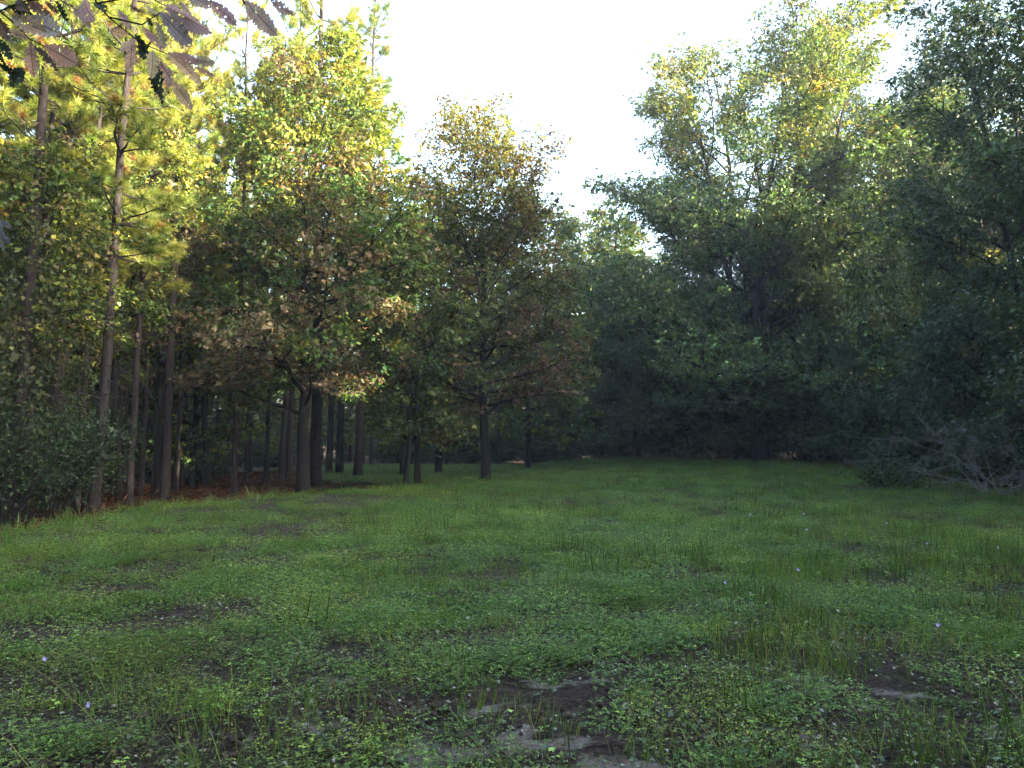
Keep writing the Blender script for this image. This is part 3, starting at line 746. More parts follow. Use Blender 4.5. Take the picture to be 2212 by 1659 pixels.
for x in range(-60, 45, 9):
    x += RNG.uniform(-2, 2); y = RNG.uniform(92, 112)
    put('far_tree', K['back%d' % RNG.integers(0, 2)], 'faint tree far back beyond the end of the clearing', 'tree', (x, y, zg1(x, y)), RNG.uniform(0, 6.28), RNG.uniform(0.95, 1.15), 'faint trees far back')
for x in range(-44, 30, 5):
    x += RNG.uniform(-2, 2); y = RNG.uniform(76, 92)
    put('far_shrub', K['shrub2'], 'shrub far back in the gloom beyond the end of the clearing', 'shrub', (x, y, zg1(x, y)), RNG.uniform(0, 6.28), RNG.uniform(1.1, 1.5), 'shrubs far back in the gloom')
sh = [(8.0, 58.5), (9.8, 54), (11.2, 51), (12.4, 48.8), (13.8, 46.2), (15.2, 43.2), (15.8, 40.4), (16.0, 37.8), (15.9, 35), (16.2, 32.4), (15.9, 29.6), (16.0, 27), (15.8, 24.6), (15.9, 22), (15.4, 19)]
for i, (x, y) in enumerate(sh):
    put('dark_shrub', K['shrub%d' % (i % 3)], 'dark shrub massed along the foot of the right woods', 'shrub', (x + RNG.uniform(-0.3, 0.6), y, zg1(x, y)), RNG.uniform(0, 6.28), RNG.uniform(0.9, 1.3), 'dark shrubs along the right edge')
put('hanging_vine', K['hang'], 'pale grape vine hanging in strands from the dark trees on the right', 'vine', at(1880, 745, 24.6), 0.3)
put('hanging_vine', K['hang'], 'small bright vine tuft hanging lower between the dark trees on the right', 'vine', at(1950, 690, 24.0), 1.3, 0.7)
put('bramble_bush', K['bramble'], 'low green bramble bush in front of the dark woods beside the dead branches', 'shrub', base(1925, 25.5), 0.5, 0.8)
put('dead_brush', K['brush'], 'tangle of leafless grey dead branches at the right edge of the grass', 'dead branches', base(2135, 23.2), 0.6, 1.0)
put('dead_brush', K['brush2'], 'finer heap of dead grey twigs lying lower beside the right edge', 'dead branches', base(2190, 22.6), 2.6, 0.9)

# ------------------------------------------------------------------ the branch hanging into the view close by
def big_leaf(g, rng, p0, p1, wid, col, col2):
    """A toothed, veined, drooping leaf as a curved sheet; 'vein' carries its own leaf coordinates."""
    p0 = np.array(p0); p1 = np.array(p1); L = np.linalg.norm(p1 - p0); ax = (p1 - p0) / L
    nr = np.array([rng.normal() * 0.45, -1.0, rng.normal() * 0.35 - 0.35]); nr = unit(nr - ax * np.dot(nr, ax)); sd_ = np.cross(nr, ax)
    nu = 27; u = np.linspace(0, 1, nu)
    w_ = wid * L * np.sin(np.clip(u, 0.02, 0.995) ** 0.85 * pi) ** 0.75 * (0.75 + 0.5 * u) * (1.0 + np.where(np.arange(nu) % 2 == 0, -0.17, 0.17)) + 0.0006
    w_ *= 1 - 0.35 * (rng.random(nu) < 0.10)
    sv = np.array([-1, -0.6, -0.2, 0, 0.2, 0.6, 1.0])
    bend_ = rng.uniform(-0.3, 0.5); fold_ = rng.uniform(0.05, 0.45); tw = rng.normal() * 0.45
    U, S = np.meshgrid(u, sv, indexing='ij'); WW = w_[:, None] * S
    up = fold_ * np.abs(WW) + bend_ * L * (U - 0.5) ** 2 * 1.2 - bend_ * L * 0.3 + 0.004 * np.sin(U * 40) * np.abs(S)
    rot = tw * (U - 0.3)
    V = p0 + ax * (U * L)[..., None] + sd_ * (WW * np.cos(rot) - up * np.sin(rot))[..., None] + nr * (up * np.cos(rot) + WW * np.sin(rot))[..., None]
    i = np.arange(nu - 1)[:, None] * 7; j = np.arange(6)[None, :]
    Q = np.stack([i + j, i + j + 1, i + j + 8, i + j + 7], -1).reshape(-1, 4)
    keep = rng.random(len(Q)) > 0.03                              # insect holes
    bl = sstep(0.45, 0.75, vnoise(U * 5 + rng.uniform(0, 50), S * 1.5 + 4, 5))[..., None]
    C = np.array(col) * (1 - bl) + np.array(col2) * bl
    g.add(V.reshape(-1, 3), quads=Q[keep], col=C.reshape(-1, 3))
    g.uv.append(np.column_stack([U.ravel(), S.ravel(), np.full(U.size, rng.random())]))


def big_leaf_mat():
    m, nt, out = new_mat('big_toothed_leaf')
    ca = N(nt, 'ShaderNodeAttribute', attribute_name='col'); va = N(nt, 'ShaderNodeAttribute', attribute_name='vein')
    sx = N(nt, 'ShaderNodeSeparateXYZ'); nt.links.new(va.outputs['Vector'], sx.inputs[0])
    ab = N(nt, 'ShaderNodeMath', operation='ABSOLUTE'); nt.links.new(sx.outputs[1], ab.inputs[0])
    m1 = N(nt, 'ShaderNodeMath', operation='MULTIPLY'); m1.inputs[1].default_value = 13; nt.links.new(sx.outputs[0], m1.inputs[0])
    m2 = N(nt, 'ShaderNodeMath', operation='MULTIPLY_ADD'); m2.inputs[1].default_value = -1.9; nt.links.new(ab.outputs[0], m2.inputs[0]); nt.links.new(m1.outputs[0], m2.inputs[2])
    pp = N(nt, 'ShaderNodeMath', operation='PINGPONG'); pp.inputs[1].default_value = 0.5; nt.links.new(m2.outputs[0], pp.inputs[0])
    c1 = N(nt, 'ShaderNodeMath', operation='LESS_THAN'); c1.inputs[1].default_value = 0.07; nt.links.new(pp.outputs[0], c1.inputs[0])
    c2 = N(nt, 'ShaderNodeMath', operation='LESS_THAN'); c2.inputs[1].default_value = 0.07; nt.links.new(ab.outputs[0], c2.inputs[0])
    mxx = N(nt, 'ShaderNodeMath', operation='MAXIMUM'); nt.links.new(c1.outputs[0], mxx.inputs[0]); nt.links.new(c2.outputs[0], mxx.inputs[1])
    dk = N(nt, 'ShaderNodeMix', data_type='RGBA', blend_type='MULTIPLY'); dk.inputs[7].default_value = (0.38, 0.32, 0.34, 1)
    nt.links.new(mxx.outputs[0], dk.inputs[0]); nt.links.new(ca.outputs['Color'], dk.inputs[6])
    p = N(nt, 'ShaderNodeBsdfPrincipled'); p.inputs['Roughness'].default_value = 0.6; p.inputs['Specular IOR Level'].default_value = 0.25
    tr = N(nt, 'ShaderNodeBsdfTranslucent'); ms = N(nt, 'ShaderNodeMixShader'); ms.inputs[0].default_value = 0.45
    nt.links.new(dk.outputs[2], p.inputs['Base Color']); nt.links.new(dk.outputs[2], tr.inputs[0])
    nt.links.new(p.outputs[0], ms.inputs[1]); nt.links.new(tr.outputs[0], ms.inputs[2]); nt.links.new(ms.outputs[0], out.inputs[0])
    return m


M_BIG = big_leaf_mat()
TAN, MAU, GRN, BRN = (0.56, 0.39, 0.26), (0.50, 0.36, 0.29), (0.022, 0.042, 0.014), (0.14, 0.09, 0.065)
Q_ = 0.3268
SPRAYS = [
    ('long-toothed brown oak spray hanging lowest into the sunlit pines', 2.7, [[(560, -260), (640, 0), (720, 90), (850, 200), (980, 280), (1110, 335)], [(850, 200), (900, 230), (990, 350), (1060, 390), (1130, 500)], [(640, 0), (960, -60), (1100, 20)], [(720, 90), (940, 140), (1060, 60)]], [
        ((900, 200), (965, 375), GRN), ((880, 220), (862, 485), TAN), ((940, 150), (1065, 305), MAU), ((1060, 60), (1275, 285), MAU), ((1100, 20), (1405, 190), MAU),
        ((1110, 330), (1335, 545), TAN), ((1110, 330), (1320, 385), TAN), ((1290, 420), (1420, 480), TAN), ((1240, 370), (1425, 395), TAN), ((990, 350), (1085, 680), GRN), ((1060, 380), (1125, 560), TAN),
        ((1130, 500), (1275, 705), TAN), ((1010, 310), (1000, 500), MAU), ((850, 205), (720, 185), TAN), ((780, 40), (870, 175), MAU), ((950, -20), (1065, 85), MAU), ((1190, -10), (1295, 110), MAU),
        ((860, 10), (960, 60), BRN), ((900, 240), (800, 330), TAN), ((640, 5), (700, 60), GRN), ((970, 90), (1010, 150), GRN), ((1030, 120), (1090, 300), TAN)]),
    ('brown toothed oak leaves drooping at the top left corner', 2.55, [[(-200, -120), (0, 50), (110, 140), (190, 230), (300, 285)], [(0, 50), (60, 20), (180, -20), (370, -40), (480, 20)], [(-200, 200), (-20, 300), (60, 440)]], [
        ((80, 90), (315, 190), MAU), ((190, 90), (395, 195), MAU), ((300, 280), (515, 395), TAN), ((210, 250), (225, 490), TAN), ((235, 285), (390, 465), BRN), ((20, 170), (195, 232), TAN), ((-10, 230), (80, 375), GRN),
        ((60, 20), (235, 95), GRN), ((180, -20), (345, 105), BRN), ((370, -20), (455, 125), GRN), ((480, 20), (605, 165), MAU), ((-10, 395), (120, 470), GRN), ((60, 450), (92, 560), GRN), ((90, 430), (152, 510), GRN),
        ((-20, 90), (60, 250), BRN), ((110, -20), (200, 60), BRN), ((300, -10), (390, 60), BRN), ((0, 300), (30, 400), GRN), ((560, -30), (640, 110), MAU)]),
    ('pair of large pale mauve leaves hanging at the top edge left of the sky gap', 2.6, [[(1250, -260), (1390, -30), (1600, -40), (1800, -30)], [(1600, -40), (1620, 0)]], [
        ((1385, -20), (1570, 145), MAU), ((1610, -20), (1835, 215), MAU), ((1790, -25), (1945, 75), MAU), ((1250, -60), (1400, 30), MAU)]),
    ('small cluster of pale bluish leaves poking in at the left edge', 2.8, [[(-160, 1380), (-40, 1420), (0, 1450), (20, 1520)]], [
        ((-5, 1430), (85, 1490), (0.17, 0.19, 0.21)), ((0, 1510), (75, 1595), (0.17, 0.19, 0.21)), ((0, 1440), (45, 1560), (0.13, 0.16, 0.17)), ((-40, 1500), (30, 1640), (0.12, 0.15, 0.15))]),
]
for k, (lb, dep, twigs, lv) in enumerate(SPRAYS):
    rng = np.random.default_rng(400 + k); gw, gl = Geo(), Geo(); gl.uv = []
    o0 = np.array(at(twigs[0][0][0] * Q_, twigs[0][0][1] * Q_, dep))
    for tw in twigs:
        Pt = np.array([at(a * Q_, b * Q_, dep + 0.04 * math.sin(a * 0.01)) for a, b in tw]) - o0
        gw.tube(Pt, np.linspace(0.0032, 0.0016, len(Pt)), 6)
    for a, b, c in lv:
        d0 = dep + 0.04 * math.sin(a[0] * 0.01); d1 = d0 + rng.normal() * 0.05
        jit = np.exp(rng.normal(size=3) * 0.08)
        big_leaf(gl, rng, np.array(at(a[0] * Q_, a[1] * Q_, d0)) - o0, np.array(at(b[0] * Q_, b[1] * Q_, d1)) - o0, rng.uniform(0.135, 0.18) if c is not BRN else 0.18, np.array(c) * jit,
                 np.array(c) * 0.6 if c is GRN else np.array(c) * jit * 0.75)
    ml_ = gl.mesh('leaves', M_BIG, True)
    ml_.attributes.new('vein', 'FLOAT_VECTOR', 'POINT').data.foreach_set('vector', np.concatenate(gl.uv).astype(np.float32).ravel())
    put('overhanging_branch', [('twig', gw.mesh('twig', M_OAK, True)), ('leaves', ml_)], lb, 'branch', o0, 0, 1, 'leafy branch tips hanging into the top left')


# ------------------------------------------------------------------ small plants one can pick out in the meadow
def on_ground(px, py, h=0.0):
    d = (EYE - h) / math.tan(math.atan((py - CY) / F) - PITCH)
    for _ in range(4):
        x = (px - CX) / F * d / cos(PITCH); z = zg1(x, d) + h
        d = (EYE + zg1(0, 0) - z) / math.tan(math.atan((py - CY) / F) - PITCH)
    x = (px - CX) / F * d
    return x, d, zg1(x, d)


def flat_mat(name, c, rough=0.6):
    m, nt, out = new_mat(name)
    no = N(nt, 'ShaderNodeTexNoise'); no.inputs['Scale'].default_value = 60
    mx = N(nt, 'ShaderNodeMix', data_type='RGBA'); mx.inputs[6].default_value = (*[v * 0.75 for v in c], 1); mx.inputs[7].default_value = (*[min(1, v * 1.2) for v in c], 1)
    nt.links.new(no.outputs[0], mx.inputs[0])
    p = N(nt, 'ShaderNodeBsdfPrincipled'); p.inputs['Roughness'].default_value = rough; nt.links.new(mx.outputs[2], p.inputs['Base Color']); nt.links.new(p.outputs[0], out.inputs[0])
    return m


M_PETAL = flat_mat('violet_petal', (0.42, 0.36, 0.72)); M_STALK = flat_mat('green_stalk', (0.07, 0.12, 0.03)); M_SPROUT = flat_mat('sprout_leaf', (0.20, 0.34, 0.04), 0.5)


def flower():
    rng = np.random.default_rng(9); a, b = Geo(), Geo()
    a.tube(np.array([[0, 0, -0.02], [0.004, 0, 0.06], [0, 0.004, 0.13], [0, -0.006, 0.18]]), [0.0018, 0.0016, 0.0014, 0.0012], 5)
    k = np.arange(5) * 2 * pi / 5
    ax = np.column_stack([np.cos(k), -0.55 + 0 * k, np.sin(k) * 0.9 + 0.25]); ax = unit(ax)
    nr = unit(np.array([0, -0.8, 0.55]) + 0 * ax); nr = unit(nr - ax * np.sum(nr * ax, 1, keepdims=True))
    leaves(b, rng, np.tile([[0, -0.006, 0.18]], (5, 1)), ax, nr, np.array([.017, .018, .016, .016, .018]), 0.0085, np.ones((5, 3)), fold=0.15, shape=0.65)
    return [('stem', a.mesh('stem', M_STALK, True)), ('petals', b.mesh('petals', M_PETAL))]


FL = flower()
for px, py, lb in [(120, 1434, 'pale violet flower, left one of the two at the lower left of the meadow'), (217, 1532, 'violet flower nearest the lower left corner'), (1558, 1255, 'violet flower alone in mid-meadow right of centre'),
                   (1907, 1135, 'deep violet flower below the bramble bush'), (2010, 1363, 'pale violet flower low on the right among bare soil'), (1736, 1151, 'pale blue flower left of the deep violet one'),
                   (1993, 1172, 'white-violet flower right of the deep violet one'), (2142, 1187, 'pale flower nearest the right edge of the meadow'), (1762, 1029, 'white-violet flower far off at the dark grass edge'),
                   (1716, 1238, 'tiny white flower between the mid-meadow violet and the right side'), (1730, 1115, 'tiny pale flower just beyond the pale blue one'), (1616, 1116, 'tiny white flower beyond the mid-meadow violet')]:
    put('wildflower', FL, lb, 'flower', on_ground(px, py, 0.17), RNG.uniform(-0.5, 0.5), RNG.uniform(1.0, 1.25), 'violet wildflowers in the meadow')


def sprout(seed, n):
    rng = np.random.default_rng(seed); a, b = Geo(), Geo()
    a.tube(np.array([[0, 0, -0.02], [0.003, 0, 0.03], [0, 0.004, 0.075]]), [0.002, 0.0017, 0.0013], 5)
    k = np.arange(n) * 2.4
    ax = unit(np.column_stack([np.cos(k), np.sin(k), 0.15 + 0.25 * rng.random(n)])); nr = unit(np.array([0, 0, 1.0]) + rnd_dirs(rng, n) * 0.4); nr = unit(nr - ax * np.sum(nr * ax, 1, keepdims=True))
    leaves(b, rng, np.column_stack([0 * k, 0 * k, np.linspace(0.05, 0.078, n)]), ax, nr, rng.uniform(0.028, 0.045, n), 0.013, np.ones((n, 3)), fold=0.2, shape=0.55, curl=0.2)
    return [('stem', a.mesh('stem', M_STALK, True)), ('leaves', b.mesh('leaves', M_SPROUT))]


SPR = [sprout(1, 3), sprout(2, 5), sprout(3, 4)]
for i, (px, py, lb) in enumerate([(1105, 1543, 'bright three-leaved sprout by the sand at the bottom centre'), (1296, 1316, 'yellow-green sprout at the top of a tall grass tuft right of centre'), (1454, 1290, 'yellow-green sprout alone beside the bare patch right of centre'),
        (1193, 1634, 'bright sprout nearest the bottom edge right of centre'), (1088, 1258, 'small sprout highest up the meadow at the centre'), (1336, 1542, 'larger sprout, left of two together at the lower right of centre'),
        (1380, 1552, 'larger sprout, right of two together at the lower right of centre'), (470, 1387, 'yellow-green sprout on the left beside a dark bare patch'), (521, 1493, 'yellow-green sprout lower on the left near bare soil'),
        (199, 1432, 'sprout right of the upper of the two violet flowers'), (139, 1526, 'sprout just left of the lowest violet flower'), (263, 1419, 'sprout farther right of the upper left violet flower'), (368, 1495, 'sprout between the lowest violet flower and the bare soil'),
        (571, 1545, 'broad sprout low on the left near the sand'), (287, 1654, 'sprout on the bottom edge at the left'), (1890, 1143, 'bright sprout beside the deep violet flower'), (1758, 1242, 'sprout beside the tiny white flower'),
        (1908, 1244, 'sprout below the deep violet flower'), (2032, 1306, 'wide-leaved sprout above the pale flower at the right'), (2171, 1424, 'sprout nearest the right edge'), (1599, 1497, 'sprout on the sandy soil low on the right'),
        (1612, 1567, 'sprout just below the one on the sandy soil'), (1715, 1649, 'sprout on the bottom edge at the right'), (2126, 1468, 'sprout below the one nearest the right edge'), (1790, 1219, 'small sprout above the tiny white flower')]):
    put('sprout', SPR[i % 3], lb, 'seedling', on_ground(px, py, 0.06), RNG.uniform(0, 6.28), RNG.uniform(0.85, 1.35), 'bright yellow-green sprouts in the meadow')

g = Geo(); rng = np.random.default_rng(77)
g.tube(bend(rng, (0, 0, 0.06), (1, 0.25, 0.03), 2.4, 9, 0.0, 0.2), np.linspace(0.075, 0.04, 9), 8); g.tube(bend(rng, (1.1, 0.28, 0.1), (0.6, 0.5, 0.5), 0.7, 5, 0, 0.3), np.linspace(0.03, 0.01, 5), 6)
o = link('fallen_log', g.mesh('fallen_log', M_OAK, True), None, base(690, 30.5), (0, 0, 0.1)); tag(o, 'dark fallen branch lying on the red pine straw right of the broad oak', 'log')


# ------------------------------------------------------------------ ground
def axis_coords(a, b, fine0, fine1, step, grow):
    c = list(np.arange(fine0, fine1 + 1e-6, step)); s = step; v = fine1
    while v < b: s *= grow; v += s; c.append(v)
    s = step; v = fine0; pre = []
    while v > a: s *= grow; v -= s; pre.append(v)
    return np.array(pre[::-1] + c)


def build_ground():
    xs = axis_coords(-260, 260, -6, 6, 0.075, 1.045); ys = axis_coords(-60, 420, 3.2, 12, 0.075, 1.028)
    X, Y = np.meshgrid(xs, ys); x, y = X.ravel(), Y.ravel()
    z = zg(x, y)
    nx, ny = len(xs), len(ys)
    i = (np.arange(ny - 1)[:, None] * nx + np.arange(nx - 1)[None, :]).ravel()
    g = Geo(); g.add(np.column_stack([x, y, z]), quads=np.stack([i, i + 1, i + nx + 1, i + nx], 1))
    me = g.mesh('ground', M_GROUND, True)
    e = grassiness(x, y)
    a = me.attributes.new('straw', 'FLOAT', 'POINT'); a.data.foreach_set('value', (sstep(0.15, -0.35, e) * (1 - 0.85 * sstep(40, 52, y)) * (1 - 0.85 * sstep(1, 6, x)) * (0.35 + 0.65 * sstep(0.3, 0.6, fbm(x * 0.5, y * 0.5, 93)))).astype(np.float32))
    a = me.attributes.new('sand', 'FLOAT', 'POINT'); a.data.foreach_set('value', sandiness(x, y).astype(np.float32))
    tag(link('ground', me), None, None, None, 'structure')


build_ground()


# ------------------------------------------------------------------ meadow cover (stuff)
def patch_clover(seed, n=230, rad=0.36, ll=0.0185, zmax=0.10, pal=None):
    rng = np.random.default_rng(seed); g = Geo()
    r = rad * np.sqrt(rng.random(n)) * rng.uniform(0.8, 1.15, n); a = rng.uniform(0, 6.28, n)
    z = 0.015 + rng.random(n) ** 1.3 * zmax
    P0 = np.column_stack([r * np.cos(a), r * np.sin(a), z])
    pal = pal or [(0.088, 0.172, 0.034), (0.122, 0.205, 0.040), (0.062, 0.126, 0.030), (0.18, 0.24, 0.05), (0.085, 0.100, 0.046)]
    c = pick(rng, pal, [3, 3, 3, 1, 1.3], n) * np.exp(rng.normal(size=(n, 1)) * 0.3)
    for k in range(3):                                        # three leaflets on each stalk
        b = rng.uniform(0, 6.28, n) * 0 + a * 3 + k * 2.094 + rng.normal(size=n) * 0.3
        ax = np.column_stack([np.cos(b), np.sin(b), rng.normal(size=n) * 0.25 + 0.1])
        nr = unit(np.array([0, 0, 1.0]) + rnd_dirs(rng, n) * 0.35); nr = unit(nr - unit(ax) * np.sum(nr * unit(ax), 1, keepdims=True))
        L = ll * rng.uniform(0.6, 1.3, n)
        leaves(g, rng, P0, ax, nr, L, L * 0.36, c, fold=0.25, shape=0.6, curl=0.1)
    m = n // 2                                                # thin stalks
    d = rnd_dirs(rng, m) * 0.012
    V = np.stack([np.column_stack([P0[:m, :2] * 0.96, np.zeros(m)]), np.column_stack([P0[:m, :2] * 0.96 + [0.002, 0.001], np.zeros(m)]), P0[:m]], 1).reshape(-1, 3)
    g.add(V, tris=np.arange(m * 3).reshape(-1, 3), col=np.repeat(c[:m] * 0.8, 3, 0))
    return g


def patch_grass(seed, n=16, rad=0.16, h=(0.12, 0.34), w=0.0024, lean=0.16, pal=None, wt=None):
    rng = np.random.default_rng(seed); g = Geo()
    pal = pal or [(0.068, 0.136, 0.026), (0.100, 0.175, 0.034), (0.046, 0.098, 0.020), (0.19, 0.20, 0.08)]
    for i in range(n):
        a = rng.uniform(0, 6.28); r = rad * math.sqrt(rng.random()); H = rng.uniform(*h)
        d = np.array([rng.normal() * lean, rng.normal() * lean, 1.0])
        P = bend(rng, (r * cos(a), r * sin(a), -0.01), d, H, 5, -rng.uniform(0, 0.35), 0.12)
        b = rng.uniform(0, 6.28); s = np.array([cos(b), sin(b), 0.0]); ww = w * rng.uniform(0.7, 1.5) * np.array([1, 1, 0.85, 0.6, 0.15])
        V = np.concatenate([P - s * ww[:, None], P + s * ww[:, None]])
        k = np.arange(4); Q = np.stack([k, k + 5, k + 6, k + 1], 1)
        c = pick(rng, pal, wt or [3, 3, 3, 0.6], 1)[0] * math.exp(rng.normal() * 0.2)
        g.add(V, quads=Q, col=c)
    return g


def gn_scatter(name, proto, mat, P, rz, tilt, sc, label, cat='ground cover', shade=None):
    """Stuff: one object; its own mesh holds one patch plus loose points, geometry nodes set the patch on the points."""
    g = proto
    npv = g.n
    me = g.mesh(name, mat)
    k = len(P)
    me.vertices.add(k)
    co = np.empty(len(me.vertices) * 3, np.float32); me.vertices.foreach_get('co', co); co = co.reshape(-1, 3); co[npv:] = P; me.vertices.foreach_set('co', co.ravel())
    isp = np.zeros(npv + k, bool); isp[npv:] = True
    me.attributes.new('spot', 'BOOLEAN', 'POINT').data.foreach_set('value', isp)
    rot = np.zeros((npv + k, 3), np.float32); rot[npv:] = np.column_stack([tilt, rz])
    me.attributes.new('turn', 'FLOAT_VECTOR', 'POINT').data.foreach_set('vector', rot.ravel())
    s = np.ones(npv + k, np.float32); s[npv:] = sc
    me.attributes.new('size', 'FLOAT', 'POINT').data.foreach_set('value', s)
    o = link(name, me); tag(o, label, cat, None, 'stuff')
    ng = bpy.data.node_groups.new(name, 'GeometryNodeTree')
    ng.interface.new_socket('Geometry', in_out='INPUT', socket_type='NodeSocketGeometry')
    ng.interface.new_socket('Geometry', in_out='OUTPUT', socket_type='NodeSocketGeometry')
    gi = ng.nodes.new('NodeGroupInput'); go = ng.nodes.new('NodeGroupOutput')

    def named(nm, t):
        q = ng.nodes.new('GeometryNodeInputNamedAttribute'); q.data_type = t; q.inputs['Name'].default_value = nm; return q.outputs['Attribute']
    sep = ng.nodes.new('GeometryNodeSeparateGeometry'); sep.domain = 'POINT'
    ng.links.new(gi.outputs[0], sep.inputs['Geometry']); ng.links.new(named('spot', 'BOOLEAN'), sep.inputs['Selection'])
    m2p = ng.nodes.new('GeometryNodeMeshToPoints'); ng.links.new(sep.outputs['Selection'], m2p.inputs['Mesh'])
    iop = ng.nodes.new('GeometryNodeInstanceOnPoints')
    ng.links.new(m2p.outputs[0], iop.inputs['Points']); ng.links.new(sep.outputs['Inverted'], iop.inputs['Instance'])
    ng.links.new(named('turn', 'FLOAT_VECTOR'), iop.inputs['Rotation']); ng.links.new(named('size', 'FLOAT'), iop.inputs['Scale'])
    ng.links.new(iop.outputs[0], go.inputs[0])
    md = o.modifiers.new('scatter', 'NODES'); md.node_group = ng
    return o


def scatter_pts(seed, n, dens, x0=-13, x1=15.5, y0=2.2, y1=61, far_bias=1.0):
    """Random meadow points seen from the clearing; denser near, thinned by dens(x, y)."""
    rng = np.random.default_rng(seed)
    y = y0 + (y1 - y0) * rng.random(n * 3) ** far_bias
    hw = 0.66 * y + 1.5
    x = np.clip(rng.uniform(-1, 1, n * 3) * hw, -14, 16.4)
    x = np.where(np.abs(x) > np.minimum(hw, 15.5), rng.uniform(-13, 15.5, n * 3), x)
    keep = rng.random(n * 3) < dens(x, y)
    x, y = x[keep][:n], y[keep][:n]
    return x, y, rng


def scat(name, proto, mat, seed, n, dens, label, far=1.0, scl=(0.7, 1.3), grow=None, tilt=0.12):
    x, y, rng = scatter_pts(seed, n, dens, far_bias=far)
    z = zg(x, y); k = len(x)
    s = rng.uniform(scl[0], scl[1], k)
    if grow is not None: s = s * grow(x, y)
    return gn_scatter(name, proto, mat, np.column_stack([x, y, z]), rng.uniform(0, 6.28, k), rng.normal(size=(k, 2)) * tilt, s, label)


def d_clover(x, y):
    g = sstep(-0.1, 0.5, grassiness(x, y))
    pat = 0.35 + 0.65 * sstep(0.35, 0.6, fbm(x * 0.6, y * 0.8, 51))
    return g * (1 - 0.82 * sandiness(x, y)) * (1 - 0.78 * bareness(x, y)) * (0.45 + 0.55 * pat) * (0.55 + 0.45 * sstep(4.6, 9.5, y)) * (1 - 0.3 * sstep(3, 10, x))


def d_grass(x, y):
    g = sstep(-0.35, 0.2, grassiness(x, y))
    pat = 0.2 + 0.8 * sstep(0.38, 0.62, fbm(x * 0.45 + 7, y * 0.55, 61))
    return g * (1 - 0.5 * sandiness(x, y)) * pat * (0.35 + 0.65 * sstep(-4, 5, x + 0.1 * y)) * (0.6 + 0.4 * sstep(5, 12, y))


def d_edge(x, y):
    e = grassiness(x, y)
    return sstep(1.6, 0.2, np.abs(e - 0.4)) * sstep(9, 16, y)


grow_far = lambda x, y: 0.9 + 0.25 * sstep(12, 40, y)
CP = [[(0.100, 0.160, 0.042), (0.135, 0.195, 0.050), (0.17, 0.215, 0.06)], [(0.066, 0.124, 0.038), (0.092, 0.158, 0.046), (0.050, 0.100, 0.032)],
      [(0.062, 0.112, 0.034), (0.082, 0.138, 0.042), (0.108, 0.160, 0.050)], [(0.084, 0.100, 0.040), (0.115, 0.125, 0.048), (0.060, 0.075, 0.032), (0.12, 0.085, 0.05)]]
CPW = [(1, 1, 1), (1, 1, 1), (1, 1, 1), (1, 1, 1, 0.6)]
for i in range(4):
    def d_i(x, y, i=i):
        lo = (0.40, 0.30, 0.45, 0.50)[i]
        return d_clover(x, y) * (0.12 + 0.88 * sstep(lo, lo + 0.2, fbm(x * 0.42 + 13 * i, y * 0.6 + 5 * i, 150 + i))) * (1, 1, 0.9, 0.7)[i]
    p_ = [(a * 1.28, b * 1.38, c * 0.92) for a, b, c in CP[i]] + [(0.04, 0.07, 0.024)] * (5 - len(CP[i]))
    scat('ground_cover', patch_clover(200 + i, (240, 220, 260, 160)[i], 0.36, (0.0165, 0.019, 0.0145, 0.016)[i], (0.11, 0.08, 0.12, 0.06)[i], p_), M_GRASS, 300 + i, 4200, d_i, 'low clover-like leaves covering the meadow', 0.9 + 0.25 * i, (0.6, 1.35), grow_far)
GP = [[(0.064, 0.122, 0.028), (0.094, 0.16, 0.036), (0.044, 0.090, 0.022), (0.18, 0.19, 0.08)], [(0.085, 0.135, 0.034), (0.12, 0.17, 0.042), (0.06, 0.105, 0.026), (0.22, 0.20, 0.10)],
      [(0.040, 0.085, 0.022), (0.055, 0.105, 0.028), (0.075, 0.125, 0.034), (0.12, 0.13, 0.05)], [(0.064, 0.115, 0.028), (0.094, 0.145, 0.036), (0.15, 0.145, 0.065), (0.24, 0.20, 0.11)]]
for i in range(4):
    def g_i(x, y, i=i):
        return d_grass(x, y) * (0.1 + 0.9 * sstep(0.42, 0.62, fbm(x * 0.55 + 23 * i, y * 0.6 + 9 * i, 170 + i)))
    scat('grass', patch_grass(220 + i, 16, (0.20, 0.14, 0.22, 0.16)[i], ((0.06, 0.20), (0.07, 0.24), (0.05, 0.17), (0.08, 0.27))[i], (0.0026, 0.003, 0.0022, 0.0024)[i], 0.18, [(a * 1.12, b * 1.25, c * 0.85) for a, b, c in GP[i]], [3, 3, 3, 0.8]), M_GRASS, 320 + i, 5200, g_i, 'thin upright grass stalks over the meadow', 0.9 + 0.2 * i, (0.6, 1.25), grow_far)
for i in range(2):
    scat('weeds', patch_grass(240 + i, 22, 0.22, (0.08, 0.34), 0.006, 0.3, [(0.075, 0.14, 0.028), (0.10, 0.17, 0.033), (0.055, 0.11, 0.025)], [1, 1, 1]), M_GRASS, 340 + i, 420, d_edge, 'taller weeds along the meadow edge', 1.2)

